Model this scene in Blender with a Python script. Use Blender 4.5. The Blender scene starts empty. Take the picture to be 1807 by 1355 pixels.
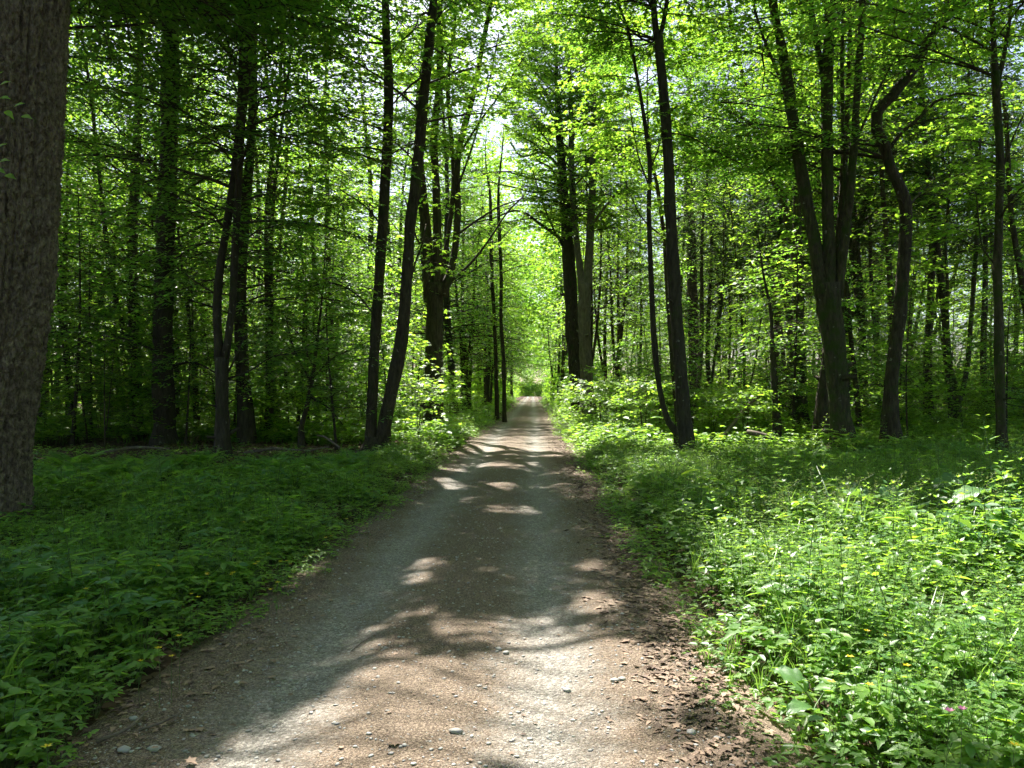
import bpy, math, random
import numpy as np
from mathutils import Vector

rng = np.random.default_rng(11)
random.seed(5)
PI = math.pi
scene = bpy.context.scene
COL = scene.collection

# ------------------------------------------------------------------ camera numbers (metres; path runs along +Y)
FPX, CXP, HYP, CAMZ = 1358.0, 940.0, 690.0, 1.6
def at(px, py, d):
    return np.array([(px - CXP) / FPX * d, d, CAMZ + (HYP - py) / FPX * d])

SUN_EL, SUN_AZ = math.radians(54), math.radians(-17)
SUN = np.array([math.cos(SUN_EL) * math.sin(SUN_AZ), math.cos(SUN_EL) * math.cos(SUN_AZ), math.sin(SUN_EL)])
PATH_C = -0.54

# ------------------------------------------------------------------ noise
def _hash(ix, iy, iz):
    h = (ix.astype(np.int64) * 374761393 + iy.astype(np.int64) * 668265263 + iz.astype(np.int64) * 2147483647 + 1013904223) & 0xFFFFFFFF
    h = ((h ^ (h >> 13)) * 1274126177) & 0xFFFFFFFF
    return ((h ^ (h >> 16)) & 0xFFFF) / 65535.0
def vnoise(x, y, z=None):
    x = np.asarray(x, float); y = np.asarray(y, float)
    z = np.zeros_like(x) if z is None else np.asarray(z, float)
    ix, iy, iz = np.floor(x), np.floor(y), np.floor(z)
    fx, fy, fz = x - ix, y - iy, z - iz
    fx = fx * fx * (3 - 2 * fx); fy = fy * fy * (3 - 2 * fy); fz = fz * fz * (3 - 2 * fz)
    r = 0
    for dx in (0, 1):
        for dy in (0, 1):
            for dz in (0, 1):
                w = (fx if dx else 1 - fx) * (fy if dy else 1 - fy) * (fz if dz else 1 - fz)
                r = r + w * _hash(ix + dx, iy + dy, iz + dz)
    return r
def fbm(x, y, z=None, o=3):
    a, s, t = 0.5, 0, 0
    for i in range(o):
        s = s + a * vnoise(x * 2 ** i + 17 * i, y * 2 ** i - 9 * i, None if z is None else z * 2 ** i); t += a; a *= .5
    return s / t
def sstep(a, b, x):
    t = np.clip((x - a) / (b - a), 0, 1); return t * t * (3 - 2 * t)

def gz(x, y):
    x = np.asarray(x, float); y = np.asarray(y, float)
    off = np.abs(x - PATH_C)
    side = sstep(1.45, 2.3, off)
    z = -0.03 + side * (0.05 + 0.16 * (fbm(x * .35, y * .35) - .35) + 0.10 * (vnoise(x * 1.3, y * 1.3) - .5))
    ditch = np.exp(-((x - 1.25) / .22) ** 2) * 0.09
    rise = sstep(4, 20, off) * 0.25 * fbm(x * .08 + 3, y * .08)
    return z - ditch + rise

# ------------------------------------------------------------------ mesh building
def part(V, Q=None, T=None, m=0):
    return (np.asarray(V, float).reshape(-1, 3), None if Q is None else np.asarray(Q, int).reshape(-1, 4), None if T is None else np.asarray(T, int).reshape(-1, 3), m)

def tag(o, label=None, cat=None, group=None, kind=None):
    if label: o['label'] = label
    if cat: o['category'] = cat
    if group: o['group'] = group
    if kind: o['kind'] = kind
    return o

def mk(name, parts, mats, parent=None, origin=(0, 0, 0), smooth=False):
    parts = [p for p in parts if len(p[0])]
    vs, q, t, qm, tm, off = [], [], [], [], [], 0
    for V, Q, T, m in parts:
        vs.append(V)
        if Q is not None and len(Q): q.append(Q + off); qm.append(np.full(len(Q), m))
        if T is not None and len(T): t.append(T + off); tm.append(np.full(len(T), m))
        off += len(V)
    V = np.concatenate(vs) - np.asarray(origin, float)
    Q = np.concatenate(q) if q else np.zeros((0, 4), int)
    T = np.concatenate(t) if t else np.zeros((0, 3), int)
    me = bpy.data.meshes.new(name)
    nq, nt = len(Q), len(T)
    me.vertices.add(len(V)); me.vertices.foreach_set('co', V.astype(np.float32).ravel())
    li = np.concatenate([Q.ravel(), T.ravel()]).astype(np.int32)
    me.loops.add(len(li)); me.loops.foreach_set('vertex_index', li)
    me.polygons.add(nq + nt)
    ls = np.concatenate([np.arange(nq) * 4, nq * 4 + np.arange(nt) * 3]).astype(np.int32)
    me.polygons.foreach_set('loop_start', ls)
    for m in (mats if isinstance(mats, (list, tuple)) else [mats]): me.materials.append(m)
    mi = np.concatenate(qm + tm).astype(np.int32)
    me.polygons.foreach_set('material_index', mi)
    if smooth: me.polygons.foreach_set('use_smooth', np.ones(nq + nt, bool))
    me.update(calc_edges=True)
    o = bpy.data.objects.new(name, me); COL.objects.link(o)
    if parent is not None: o.parent = parent
    else: o.location = origin
    return o

def empty(name, loc):
    o = bpy.data.objects.new(name, None); o.location = loc; o.empty_display_size = .2; COL.objects.link(o); return o

def resample(P, R, step):
    """Catmull-Rom through the points."""
    P = np.asarray(P, float); R = np.asarray(R, float)
    A = np.vstack([2 * P[0] - P[1], P, 2 * P[-1] - P[-2]])
    out, rr = [], []
    for i in range(len(P) - 1):
        p0, p1, p2, p3 = A[i:i + 4]
        n = max(1, int(np.linalg.norm(p2 - p1) / step))
        for k in range(n):
            t = k / n
            out.append(.5 * ((2 * p1) + (p2 - p0) * t + (2 * p0 - 5 * p1 + 4 * p2 - p3) * t * t + (-p0 + 3 * p1 - 3 * p2 + p3) * t ** 3))
            rr.append(R[i] + (R[i + 1] - R[i]) * t)
    out.append(P[-1]); rr.append(R[-1])
    return np.array(out), np.array(rr)

def tube(P, R, n=10, lump=0.0, seed=0, m=0, cap=False):
    P = np.asarray(P, float); R = np.asarray(R, float); K = len(P)
    Tn = np.gradient(P, axis=0); Tn /= np.linalg.norm(Tn, axis=1)[:, None] + 1e-9
    u = np.cross(Tn[0], [0.3, 1, 0.1]); u /= np.linalg.norm(u)
    U = np.zeros((K, 3))
    for k in range(K):
        u = u - Tn[k] * np.dot(u, Tn[k]); u /= np.linalg.norm(u); U[k] = u
    W = np.cross(Tn, U)
    a = np.linspace(0, 2 * PI, n, endpoint=False)
    r = np.repeat(R[:, None], n, 1)
    if lump:
        L = np.concatenate([[0], np.cumsum(np.linalg.norm(np.diff(P, axis=0), axis=1))])
        q = vnoise(np.cos(a)[None] * 1.6 + seed * 7.3 + 0 * L[:, None], np.sin(a)[None] * 1.6 + 0 * L[:, None], L[:, None] * 1.4 + 0 * a[None])
        q2 = vnoise(np.cos(a)[None] * 4 + seed * 3.3 + 0 * L[:, None], np.sin(a)[None] * 4 + 0 * L[:, None], L[:, None] * 5 + 0 * a[None])
        r = r * (1 + lump * (q - .5) * 2 + lump * .6 * (q2 - .5) * 2)
    V = P[:, None] + r[..., None] * (np.cos(a)[None, :, None] * U[:, None] + np.sin(a)[None, :, None] * W[:, None])
    i = np.arange(K - 1)[:, None] * n; j = np.arange(n)[None]
    Q = np.stack([i + j, i + (j + 1) % n, i + n + (j + 1) % n, i + n + j], -1).reshape(-1, 4)
    V = V.reshape(-1, 3); T = None
    if cap:
        V = np.vstack([V, P[:1], P[-1:]]); b = (K - 1) * n; jj = np.arange(n)
        T = np.vstack([np.stack([np.full(n, K * n), (jj + 1) % n, jj], -1), np.stack([np.full(n, K * n + 1), b + jj, b + (jj + 1) % n], -1)])
    return part(V, Q, T, m)

# leaf outlines: length along x = 1, width along y, fold along z
OVATE = (np.array([[0, 0, 0], [.3, .25, .06], [.68, .19, .05], [1, 0, -.06], [.68, -.19, .05], [.3, -.25, .06]]), np.array([[0, 3, 2, 1], [0, 5, 4, 3]]), None)
NEEDLE = (np.array([[0, 0, 0], [.45, .055, .0], [1, 0, -.03], [.45, -.055, .0]]), np.array([[0, 3, 2, 1]]), None)
BLADE = (np.array([[0, 0, 0], [.4, .12, .02], [1, 0, -.05], [.4, -.12, .02]]), np.array([[0, 3, 2, 1]]), None)
_m = [[0, 0, 0], [.5, 0, -.015], [1, 0, -.08]]
for s in (1, -1): _m += [[-.06, .30 * s, -.02], [.20, .22 * s, .05], [.50, .50 * s, -.03], [.58, .18 * s, .04]]
MAPLE = (np.array(_m, float), np.array([[0, 1, 4, 3], [1, 6, 5, 4], [0, 7, 8, 1], [1, 8, 9, 10]]), np.array([[1, 2, 6], [1, 10, 2]]))
NETTLE = (np.array([[0, 0, 0], [.12, .2, .03], [.35, .27, .05], [.38, .2, .045], [.6, .2, .03], [.64, .13, .02], [1, 0, -.1], [.5, 0, -.01],
                    [.64, -.13, .02], [.6, -.2, .03], [.38, -.2, .045], [.35, -.27, .05], [.12, -.2, .03]], float),
          np.array([[0, 7, 2, 1], [7, 4, 3, 2], [7, 6, 5, 4], [0, 12, 11, 7], [7, 11, 10, 9], [7, 9, 8, 6]]), None)

def nrm(a): return a / (np.linalg.norm(a, axis=-1, keepdims=True) + 1e-9)

def leaves(tpl, P, D, N, S, m=0):
    if len(P) == 0: return part(np.zeros((0, 3)))
    D = nrm(D); B = nrm(np.cross(N, D)); N = np.cross(D, B)
    V, Q, T = tpl; k = len(V)
    W = P[:, None] + S[:, None, None] * (V[None, :, 0:1] * D[:, None] + V[None, :, 1:2] * B[:, None] + V[None, :, 2:3] * N[:, None])
    off = (np.arange(len(P)) * k)[:, None, None]
    return part(W.reshape(-1, 3), (Q[None] + off).reshape(-1, 4), None if T is None else (T[None] + off).reshape(-1, 3), m)

def rotz(d, a):
    c, s = np.cos(a), np.sin(a)
    return np.stack([d[..., 0] * c - d[..., 1] * s, d[..., 0] * s + d[..., 1] * c, d[..., 2]], -1)

# ------------------------------------------------------------------ where the canopy is open (pixel outlines turned to ground metres once)
def gpt(px, py):
    d = CAMZ * FPX / (py - HYP); return ((px - CXP) / FPX * d, d)
PATCH_PATH = [gpt(*p) for p in [(660, 1095), (750, 1080), (800, 1112), (870, 1095), (1000, 1085), (1110, 1130), (1230, 1180), (1330, 1300), (1380, 1500), (200, 1500), (290, 1345), (430, 1290), (590, 1210), (600, 1150)]]
PATCH_HERB = [gpt(*p) for p in [(1225, 1010), (1420, 965), (1600, 985), (1690, 1005), (1840, 990), (2100, 1020), (2100, 1480), (1807, 1460), (1640, 1400), (1470, 1330), (1340, 1260), (1235, 1150)]]
PATCH_ROAD_EDGE = [gpt(*p) for p in [(1000, 1060), (1060, 1040), (1120, 1060), (1110, 1085), (1010, 1080)]]
def inside(poly, x, y):
    r = np.zeros(len(x), bool); n = len(poly)
    for i in range(n):
        (x1, y1), (x2, y2) = poly[i], poly[(i + 1) % n]
        c = ((y1 > y) != (y2 > y)) & (x < (x2 - x1) * (y - y1) / (y2 - y1 + 1e-12) + x1)
        r ^= c
    return r
def open_sky(gx, gy, far_too=True):
    wx = gx + .30 * (fbm(gx * 1.6 + 40, gy * 1.6) - .5); wy = gy + .45 * (fbm(gx * 1.6, gy * 1.6 + 70) - .5)
    blot = fbm(gx * 1.9 + 5, gy * 1.6 + 9)
    L = inside(PATCH_PATH, wx, wy) & (blot < .62)
    L |= inside(PATCH_HERB, wx, wy) & (blot < .80)
    L |= inside(PATCH_ROAD_EDGE, wx, wy)
    if far_too is not True: far_too = np.asarray(far_too)
    f = vnoise(gx * 2.0 + 31, gy * 1.15 + 8)
    road = np.abs(gx - PATH_C - .3) < 1.9
    L |= road & (f > .80) & (gy > 5.2) & (gy < 22)
    far = (gy > 19) & (gy < 60)
    f2 = vnoise(gx * .55 + 11, gy * .8 + 3)
    L |= road & far & (f2 > .44)
    L |= far_too & ~road & far & (np.abs(gx) < 9) & (vnoise(gx * .3 + 2, gy * .3 + 1) > .47)
    verge = ~road & (np.abs(gx - PATH_C) < 7) & (gy > 20) & (gy < 36)
    under = ~road & (gy > 19.5) & (gy < 33) & (np.abs(gx - 1) < 14)
    L |= far_too & under & (vnoise(gx * .4 + 17, gy * .3 + 2) > np.where(gx < -3, .45, .56))
    L |= far_too & verge & (vnoise(gx * .35 + 7, gy * .25 + 4) > .30)
    return L
def keep(P, near=6.5):
    g = P[:, :2] - SUN[None, :2] / SUN[2] * P[:, 2:3]
    k = ~open_sky(g[:, 0], g[:, 1], P[:, 1] < 34)
    d = np.abs(P[:, 0] - PATH_C)
    k &= ~((d < 2.3) & (P[:, 2] < 4.6))
    k &= ~((d < 3.4) & (P[:, 2] < 2.2))
    k &= (np.linalg.norm(P - np.array([0, 0, CAMZ]), axis=1) > near) 
    return k

# ------------------------------------------------------------------ materials
def new_mat(name):
    m = bpy.data.materials.new(name); m.use_nodes = True
    nt = m.node_tree; nt.nodes.clear()
    return m, nt
def N(nt, t, **kw):
    n = nt.nodes.new(t)
    for k, v in kw.items():
        if k in n.inputs: n.inputs[k].default_value = v
        else: setattr(n, k, v)
    return n
def ramp(nt, stops):
    r = nt.nodes.new('ShaderNodeValToRGB')
    while len(r.color_ramp.elements) > 1: r.color_ramp.elements.remove(r.color_ramp.elements[-1])
    for i, (p, c) in enumerate(stops):
        e = r.color_ramp.elements[0] if i == 0 else r.color_ramp.elements.new(p)
        e.position = p; e.color = (*c, 1)
    return r

def leaf_mat(name, c1, c2, t1, t2, trans=.5, rough=.42, spec=.5):
    """c1-c2: range of surface colours from leaf to leaf, t1-t2: light passed through."""
    m, nt = new_mat(name); L = nt.links.new
    g = N(nt, 'ShaderNodeNewGeometry')
    r1 = ramp(nt, [(0, c1), (.8, c2), (1, tuple(np.array(c2) * np.array((1.35, 1.2, .9))))]); r2 = ramp(nt, [(0, t1), (1, t2)])
    L(g.outputs['Random Per Island'], r1.inputs[0]); L(g.outputs['Random Per Island'], r2.inputs[0])
    b = N(nt, 'ShaderNodeBsdfPrincipled'); b.inputs['Roughness'].default_value = rough; b.inputs['Specular IOR Level'].default_value = spec
    L(r1.outputs[0], b.inputs['Base Color'])
    t = N(nt, 'ShaderNodeBsdfTranslucent'); L(r2.outputs[0], t.inputs['Color'])
    mx = N(nt, 'ShaderNodeMixShader'); mx.inputs[0].default_value = trans
    L(b.outputs[0], mx.inputs[1]); L(t.outputs[0], mx.inputs[2])
    o = N(nt, 'ShaderNodeOutputMaterial'); L(mx.outputs[0], o.inputs['Surface'])
    return m

def bark_mat(name, dark, light, moss=None, moss_at=.6, scale=14, stretch=.25, bump=.5, dist=.02, lichen=0.0):
    m, nt = new_mat(name); L = nt.links.new
    tc = N(nt, 'ShaderNodeTexCoord'); mp = N(nt, 'ShaderNodeMapping'); mp.inputs['Scale'].default_value = (1, 1, stretch)
    L(tc.outputs['Object'], mp.inputs['Vector'])
    n1 = N(nt, 'ShaderNodeTexNoise', Scale=scale, Detail=7.0, Roughness=.65); L(mp.outputs[0], n1.inputs['Vector'])
    v1 = N(nt, 'ShaderNodeTexVoronoi', Scale=scale * 1.5); v1.feature = 'DISTANCE_TO_EDGE'; L(mp.outputs[0], v1.inputs['Vector'])
    r = ramp(nt, [(.3, dark), (.7, light)]); L(n1.outputs[0], r.inputs[0])
    col = r.outputs[0]
    if lichen:
        n3 = N(nt, 'ShaderNodeTexNoise', Scale=7.0, Detail=3.0); L(tc.outputs['Object'], n3.inputs['Vector'])
        r3 = ramp(nt, [(.68, (0, 0, 0)), (.72, (1, 1, 1))]); L(n3.outputs[0], r3.inputs[0])
        mu = N(nt, 'ShaderNodeMath', operation='MULTIPLY'); mu.inputs[1].default_value = lichen; L(r3.outputs[0], mu.inputs[0])
        mix = N(nt, 'ShaderNodeMixRGB'); mix.inputs[2].default_value = (.24, .25, .19, 1); L(mu.outputs[0], mix.inputs[0]); L(col, mix.inputs[1]); col = mix.outputs[0]
    if moss:
        n2 = N(nt, 'ShaderNodeTexNoise', Scale=2.2, Detail=6.0, Roughness=.7); L(tc.outputs['Object'], n2.inputs['Vector'])
        r2 = ramp(nt, [(moss_at - .1, (0, 0, 0)), (moss_at + .08, (1, 1, 1))]); L(n2.outputs[0], r2.inputs[0])
        mix = N(nt, 'ShaderNodeMixRGB'); mix.inputs[2].default_value = (*moss, 1); L(r2.outputs[0], mix.inputs[0]); L(col, mix.inputs[1]); col = mix.outputs[0]
    b = N(nt, 'ShaderNodeBsdfPrincipled', Roughness=.9); b.inputs['Specular IOR Level'].default_value = .2
    L(col, b.inputs['Base Color'])
    ad = N(nt, 'ShaderNodeMath', operation='MULTIPLY_ADD'); ad.inputs[1].default_value = .9
    L(v1.outputs['Distance'], ad.inputs[0]); L(n1.outputs[0], ad.inputs[2])
    bp = N(nt, 'ShaderNodeBump', Strength=bump, Distance=dist); L(ad.outputs[0], bp.inputs['Height']); L(bp.outputs[0], b.inputs['Normal'])
    o = N(nt, 'ShaderNodeOutputMaterial'); L(b.outputs[0], o.inputs['Surface'])
    return m

def flat_mat(name, c1, c2, rough=.8, spec=.3, sc=20):
    m, nt = new_mat(name); L = nt.links.new
    g = N(nt, 'ShaderNodeNewGeometry'); r = ramp(nt, [(0, c1), (1, c2)])
    tc = N(nt, 'ShaderNodeTexCoord'); n = N(nt, 'ShaderNodeTexNoise', Scale=sc, Detail=4.0); L(tc.outputs['Object'], n.inputs['Vector'])
    a = N(nt, 'ShaderNodeMath', operation='MULTIPLY_ADD'); a.inputs[1].default_value = .7; L(g.outputs['Random Per Island'], a.inputs[0])
    s = N(nt, 'ShaderNodeMath', operation='MULTIPLY_ADD'); s.inputs[1].default_value = .8; s.inputs[2].default_value = -.25; L(n.outputs[0], s.inputs[0]); L(s.outputs[0], a.inputs[2])
    L(a.outputs[0], r.inputs[0])
    b = N(nt, 'ShaderNodeBsdfPrincipled', Roughness=rough); b.inputs['Specular IOR Level'].default_value = spec; L(r.outputs[0], b.inputs['Base Color'])
    o = N(nt, 'ShaderNodeOutputMaterial'); L(b.outputs[0], o.inputs['Surface'])
    return m

M = {}
M['leaf'] = leaf_mat('maple_leaf', (.062, .135, .026), (.10, .185, .034), (.25, .52, .038), (.44, .68, .048), .55, .45, .4)
M['leaf_beech'] = leaf_mat('beech_leaf', (.050, .125, .040), (.080, .165, .045), (.20, .48, .045), (.36, .62, .05), .52, .42, .45)
M['leaf_young'] = leaf_mat('young_leaf', (.06, .14, .022), (.09, .18, .03), (.32, .60, .045), (.48, .72, .06), .55, .45, .4)
M['needle'] = leaf_mat('spruce_needle', (.03, .065, .022), (.05, .09, .03), (.08, .17, .03), (.13, .24, .04), .4, .5)
M['herb'] = leaf_mat('herb_leaf', (.085, .185, .045), (.14, .25, .055), (.27, .54, .045), (.46, .70, .05), .48, .42, .4)
M['nettle'] = leaf_mat('nettle_leaf', (.070, .170, .050), (.115, .220, .060), (.24, .50, .045), (.40, .64, .05), .48, .42, .45)
M['fern'] = leaf_mat('fern_leaf', (.08, .20, .05), (.125, .25, .06), (.24, .52, .05), (.38, .62, .06), .46, .5, .35)
M['herb_blue'] = leaf_mat('bluish_herb_leaf', (.065, .155, .065), (.10, .20, .08), (.18, .42, .06), (.30, .52, .07), .45, .42, .45)
M['dock'] = leaf_mat('dock_leaf', (.06, .14, .05), (.085, .18, .055), (.2, .4, .05), (.28, .48, .05), .3, .45, .5)
M['grass'] = leaf_mat('grass_blade', (.06, .13, .028), (.10, .18, .04), (.17, .36, .04), (.28, .46, .06), .4, .4)
M['stalk'] = leaf_mat('green_stalk', (.06, .11, .03), (.10, .15, .05), (.12, .22, .04), (.2, .3, .06), .2, .5)
M['bark'] = bark_mat('dark_maple_bark', (.022, .017, .012), (.088, .070, .050), (.035, .055, .014), .62, bump=.9, dist=.05, lichen=.7)
M['bark_moss'] = bark_mat('mossy_bark', (.026, .021, .014), (.10, .083, .055), (.042, .062, .014), .55, bump=.9, dist=.05, lichen=.8)
M['bark_beech'] = bark_mat('dark_beech_bark', (.022, .018, .013), (.070, .058, .044), (.035, .048, .014), .64, bump=.7, dist=.03, lichen=.5)
M['bark_pale'] = bark_mat('pale_oak_bark', (.075, .060, .042), (.19, .155, .11), (.055, .075, .02), .66, lichen=.3)  # sunlight painted into the bark: lighter tone for the one lit oak trunk
M['bark_spruce'] = bark_mat('spruce_bark', (.045, .032, .025), (.11, .085, .07), None, stretch=.5, scale=10)
M['bark_scaly'] = bark_mat('scaly_conifer_bark', (.045, .033, .023), (.25, .195, .14), (.12, .13, .065), .70, scale=26, stretch=.38, bump=1.0, dist=.03)
M['twig'] = bark_mat('twig_bark', (.035, .028, .02), (.075, .06, .045), None, bump=.1)
M['dead_twig'] = bark_mat('dead_twig', (.07, .055, .045), (.17, .14, .115), None, bump=.1)
M['dead_leaf'] = flat_mat('dry_leaf', (.045, .027, .019), (.34, .235, .165), .7, .25, 9)
M['litter'] = flat_mat('needle_litter', (.05, .028, .019), (.24, .155, .095), .8, .2, 6)
M['stone'] = flat_mat('grey_stone', (.16, .155, .15), (.42, .40, .38), .7, .4, 30)
M['yellow'] = leaf_mat('yellow_petal', (.70, .50, .01), (.80, .60, .02), (.5, .4, .01), (.6, .5, .02), .3, .3)
M['pink'] = leaf_mat('pink_petal', (.42, .12, .30), (.55, .20, .38), (.4, .1, .3), (.5, .2, .3), .3, .5)
M['seed'] = leaf_mat('grass_seed', (.20, .24, .09), (.32, .34, .15), (.2, .26, .08), (.3, .34, .1), .3, .6)

def ground_mat():
    m, nt = new_mat('forest_floor'); L = nt.links.new
    tc = N(nt, 'ShaderNodeTexCoord')
    v = N(nt, 'ShaderNodeTexVoronoi', Scale=16.0, Randomness=1.0); L(tc.outputs['Object'], v.inputs['Vector'])
    sep = N(nt, 'ShaderNodeSeparateColor'); L(v.outputs['Color'], sep.inputs[0])
    r = ramp(nt, [(0, (.030, .020, .012)), (.5, (.075, .046, .028)), (1, (.17, .11, .07))]); L(sep.outputs[0], r.inputs[0])
    n = N(nt, 'ShaderNodeTexNoise', Scale=1.3, Detail=6.0); L(tc.outputs['Object'], n.inputs['Vector'])
    r2 = ramp(nt, [(.35, (.35, .35, .35)), (.65, (1, 1, 1))]); L(n.outputs[0], r2.inputs[0])
    mx = N(nt, 'ShaderNodeMixRGB', blend_type='MULTIPLY'); mx.inputs[0].default_value = .8; L(r.outputs[0], mx.inputs[1]); L(r2.outputs[0], mx.inputs[2])
    b = N(nt, 'ShaderNodeBsdfPrincipled', Roughness=.9); b.inputs['Specular IOR Level'].default_value = .15; L(mx.outputs[0], b.inputs['Base Color'])
    bp = N(nt, 'ShaderNodeBump', Strength=.8, Distance=.03); L(sep.outputs[1], bp.inputs['Height']); L(bp.outputs[0], b.inputs['Normal'])
    o = N(nt, 'ShaderNodeOutputMaterial'); L(b.outputs[0], o.inputs['Surface'])
    return m

def path_mat():
    m, nt = new_mat('gravel_path'); L = nt.links.new
    tc = N(nt, 'ShaderNodeTexCoord'); sx = N(nt, 'ShaderNodeSeparateXYZ'); L(tc.outputs['Object'], sx.inputs[0])
    def noise(s, d=5.0, rg=.6):
        n = N(nt, 'ShaderNodeTexNoise', Scale=s, Detail=d, Roughness=rg); L(tc.outputs['Object'], n.inputs['Vector']); return n
    def math_(op, a, b=None, c=None):
        n = N(nt, 'ShaderNodeMath', operation=op)
        for i, v in enumerate((a, b, c)):
            if v is None: continue
            if hasattr(v, 'is_linked') or hasattr(v, 'links'): L(v, n.inputs[i])
            else: n.inputs[i].default_value = v
        return n.outputs[0]
    wob = noise(.5, 3.0).outputs[0]
    xw = math_('ADD', sx.outputs[0], math_('MULTIPLY_ADD', wob, .5, -.25))
    # two wheel tracks, bare grey gravel
    def band(c, w):
        d = math_('ABSOLUTE', math_('SUBTRACT', xw, c)); q = math_('DIVIDE', d, w); return math_('SUBTRACT', 1.0, math_('MINIMUM', q, 1.0))
    tr = math_('MAXIMUM', band(-1.30, .62), band(.08, .62))
    n1 = noise(3.0, 8.0, .7).outputs[0]; n2 = noise(45.0, 3.0, .7).outputs[0]
    f = math_('ADD', math_('MULTIPLY', tr, 1.05), math_('MULTIPLY_ADD', n1, 1.3, -.78))
    f = math_('ADD', f, math_('MULTIPLY_ADD', n2, .9, -.45))
    rf = ramp(nt, [(.24, (0, 0, 0)), (.85, (1, 1, 1))]); L(f, rf.inputs[0])
    # pebbles
    v = N(nt, 'ShaderNodeTexVoronoi', Scale=58.0); L(tc.outputs['Object'], v.inputs['Vector'])
    v2 = N(nt, 'ShaderNodeTexVoronoi', Scale=150.0); L(tc.outputs['Object'], v2.inputs['Vector'])
    s1 = N(nt, 'ShaderNodeSeparateColor'); L(v.outputs['Color'], s1.inputs[0]); s2 = N(nt, 'ShaderNodeSeparateColor'); L(v2.outputs['Color'], s2.inputs[0])
    gm = math_('MULTIPLY_ADD', s1.outputs[0], .5, math_('MULTIPLY', s2.outputs[0], .5))
    rg = ramp(nt, [(0, (.085, .076, .066)), (.5, (.195, .178, .156)), (1, (.42, .386, .342))]); L(gm, rg.inputs[0])
    nb = noise(120.0, 3.0, .8).outputs[0]
    rb = ramp(nt, [(.28, (.046, .032, .023)), (.5, (.114, .083, .058)), (.75, (.28, .218, .162))]); L(math_('MULTIPLY_ADD', s2.outputs[1], .35, math_('MULTIPLY', nb, .7)), rb.inputs[0])
    mx = N(nt, 'ShaderNodeMixRGB'); L(rf.outputs[0], mx.inputs[0]); L(rb.outputs[0], mx.inputs[1]); L(rg.outputs[0], mx.inputs[2])
    b = N(nt, 'ShaderNodeBsdfPrincipled', Roughness=.88); b.inputs['Specular IOR Level'].default_value = .25; L(mx.outputs[0], b.inputs['Base Color'])
    h = math_('ADD', math_('MULTIPLY', v.outputs['Distance'], -.8), math_('MULTIPLY', v2.outputs['Distance'], -.35))
    h = math_('ADD', h, math_('MULTIPLY', nb, .5))
    bp = N(nt, 'ShaderNodeBump', Strength=.9, Distance=.012); L(h, bp.inputs['Height']); L(bp.outputs[0], b.inputs['Normal'])
    o = N(nt, 'ShaderNodeOutputMaterial'); L(b.outputs[0], o.inputs['Surface'])
    return m
M['ground'] = ground_mat(); M['path'] = path_mat()

# ------------------------------------------------------------------ ground and path
def grid(xs, ys, zf, m=0):
    X, Y = np.meshgrid(xs, ys); Z = zf(X, Y)
    V = np.stack([X, Y, Z], -1).reshape(-1, 3); nx, ny = len(xs), len(ys)
    i = np.arange(ny - 1)[:, None] * nx; j = np.arange(nx - 1)[None]
    return part(V, np.stack([i + j, i + j + 1, i + nx + j + 1, i + nx + j], -1).reshape(-1, 4), None, m)
u = np.linspace(-1, 1, 321); xs = np.sign(u) * (np.abs(u) * 14 + np.abs(u) ** 5 * 386)
w = np.linspace(0, 1, 420); ys = -20 + w * 60 + w ** 6 * 460
g = mk('ground', [grid(xs, ys, gz)], M['ground'], smooth=True); tag(g, kind='structure')
def pz(x, y):
    e = np.abs(x - PATH_C) / 1.72
    rut = .012 * np.exp(-((x + .62) / .35) ** 2) - .034 * (np.exp(-((x + 1.30) / .3) ** 2) + np.exp(-((x - .08) / .3) ** 2))
    return .012 + rut - .055 * sstep(.8, 1.02, e) + .018 * (fbm(x * 1.5, y * 1.5) - .5) + .006 * (vnoise(x * 9, y * 9) - .5)
ys2 = np.concatenate([np.arange(.3, 14, .06), np.arange(14, 50, .25), np.arange(50, 262, 1.0)])
p = mk('gravel_path', [grid(np.linspace(-2.36, 1.26, 64), ys2, pz)], M['path'], smooth=True); tag(p, kind='structure')

# ------------------------------------------------------------------ crown growth
def limb_rings(pts, R, n=4, m=0):
    """pts (B,K,3), R (B,K): many thin limbs at once."""
    B, K, _ = pts.shape
    if B == 0: return part(np.zeros((0, 3)))
    T = nrm(pts[:, -1] - pts[:, 0]); up = np.where(np.abs(T[:, 2:3]) > .9, [[1., 0, 0]], [[0, 0, 1.]])
    U = nrm(np.cross(T, up)); W = np.cross(T, U)
    a = np.linspace(0, 2 * PI, n, endpoint=False)
    V = pts[:, :, None] + R[:, :, None, None] * (np.cos(a)[None, None, :, None] * U[:, None, None] + np.sin(a)[None, None, :, None] * W[:, None, None])
    b = (np.arange(B) * K * n)[:, None, None]; i = (np.arange(K - 1) * n)[None, :, None]; j = np.arange(n)[None, None]
    Q = np.stack([b + i + j, b + i + (j + 1) % n, b + i + n + (j + 1) % n, b + i + n + j], -1).reshape(-1, 4)
    return part(V.reshape(-1, 3), Q, None, m)

def along(pts, bi, s):
    K = pts.shape[1]; f = np.clip(s * (K - 1), 0, K - 1.001); k = f.astype(int); t = (f - k)[:, None]
    return pts[bi, k] * (1 - t) + pts[bi, k + 1] * t, nrm(pts[bi, k + 1] - pts[bi, k])

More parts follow.
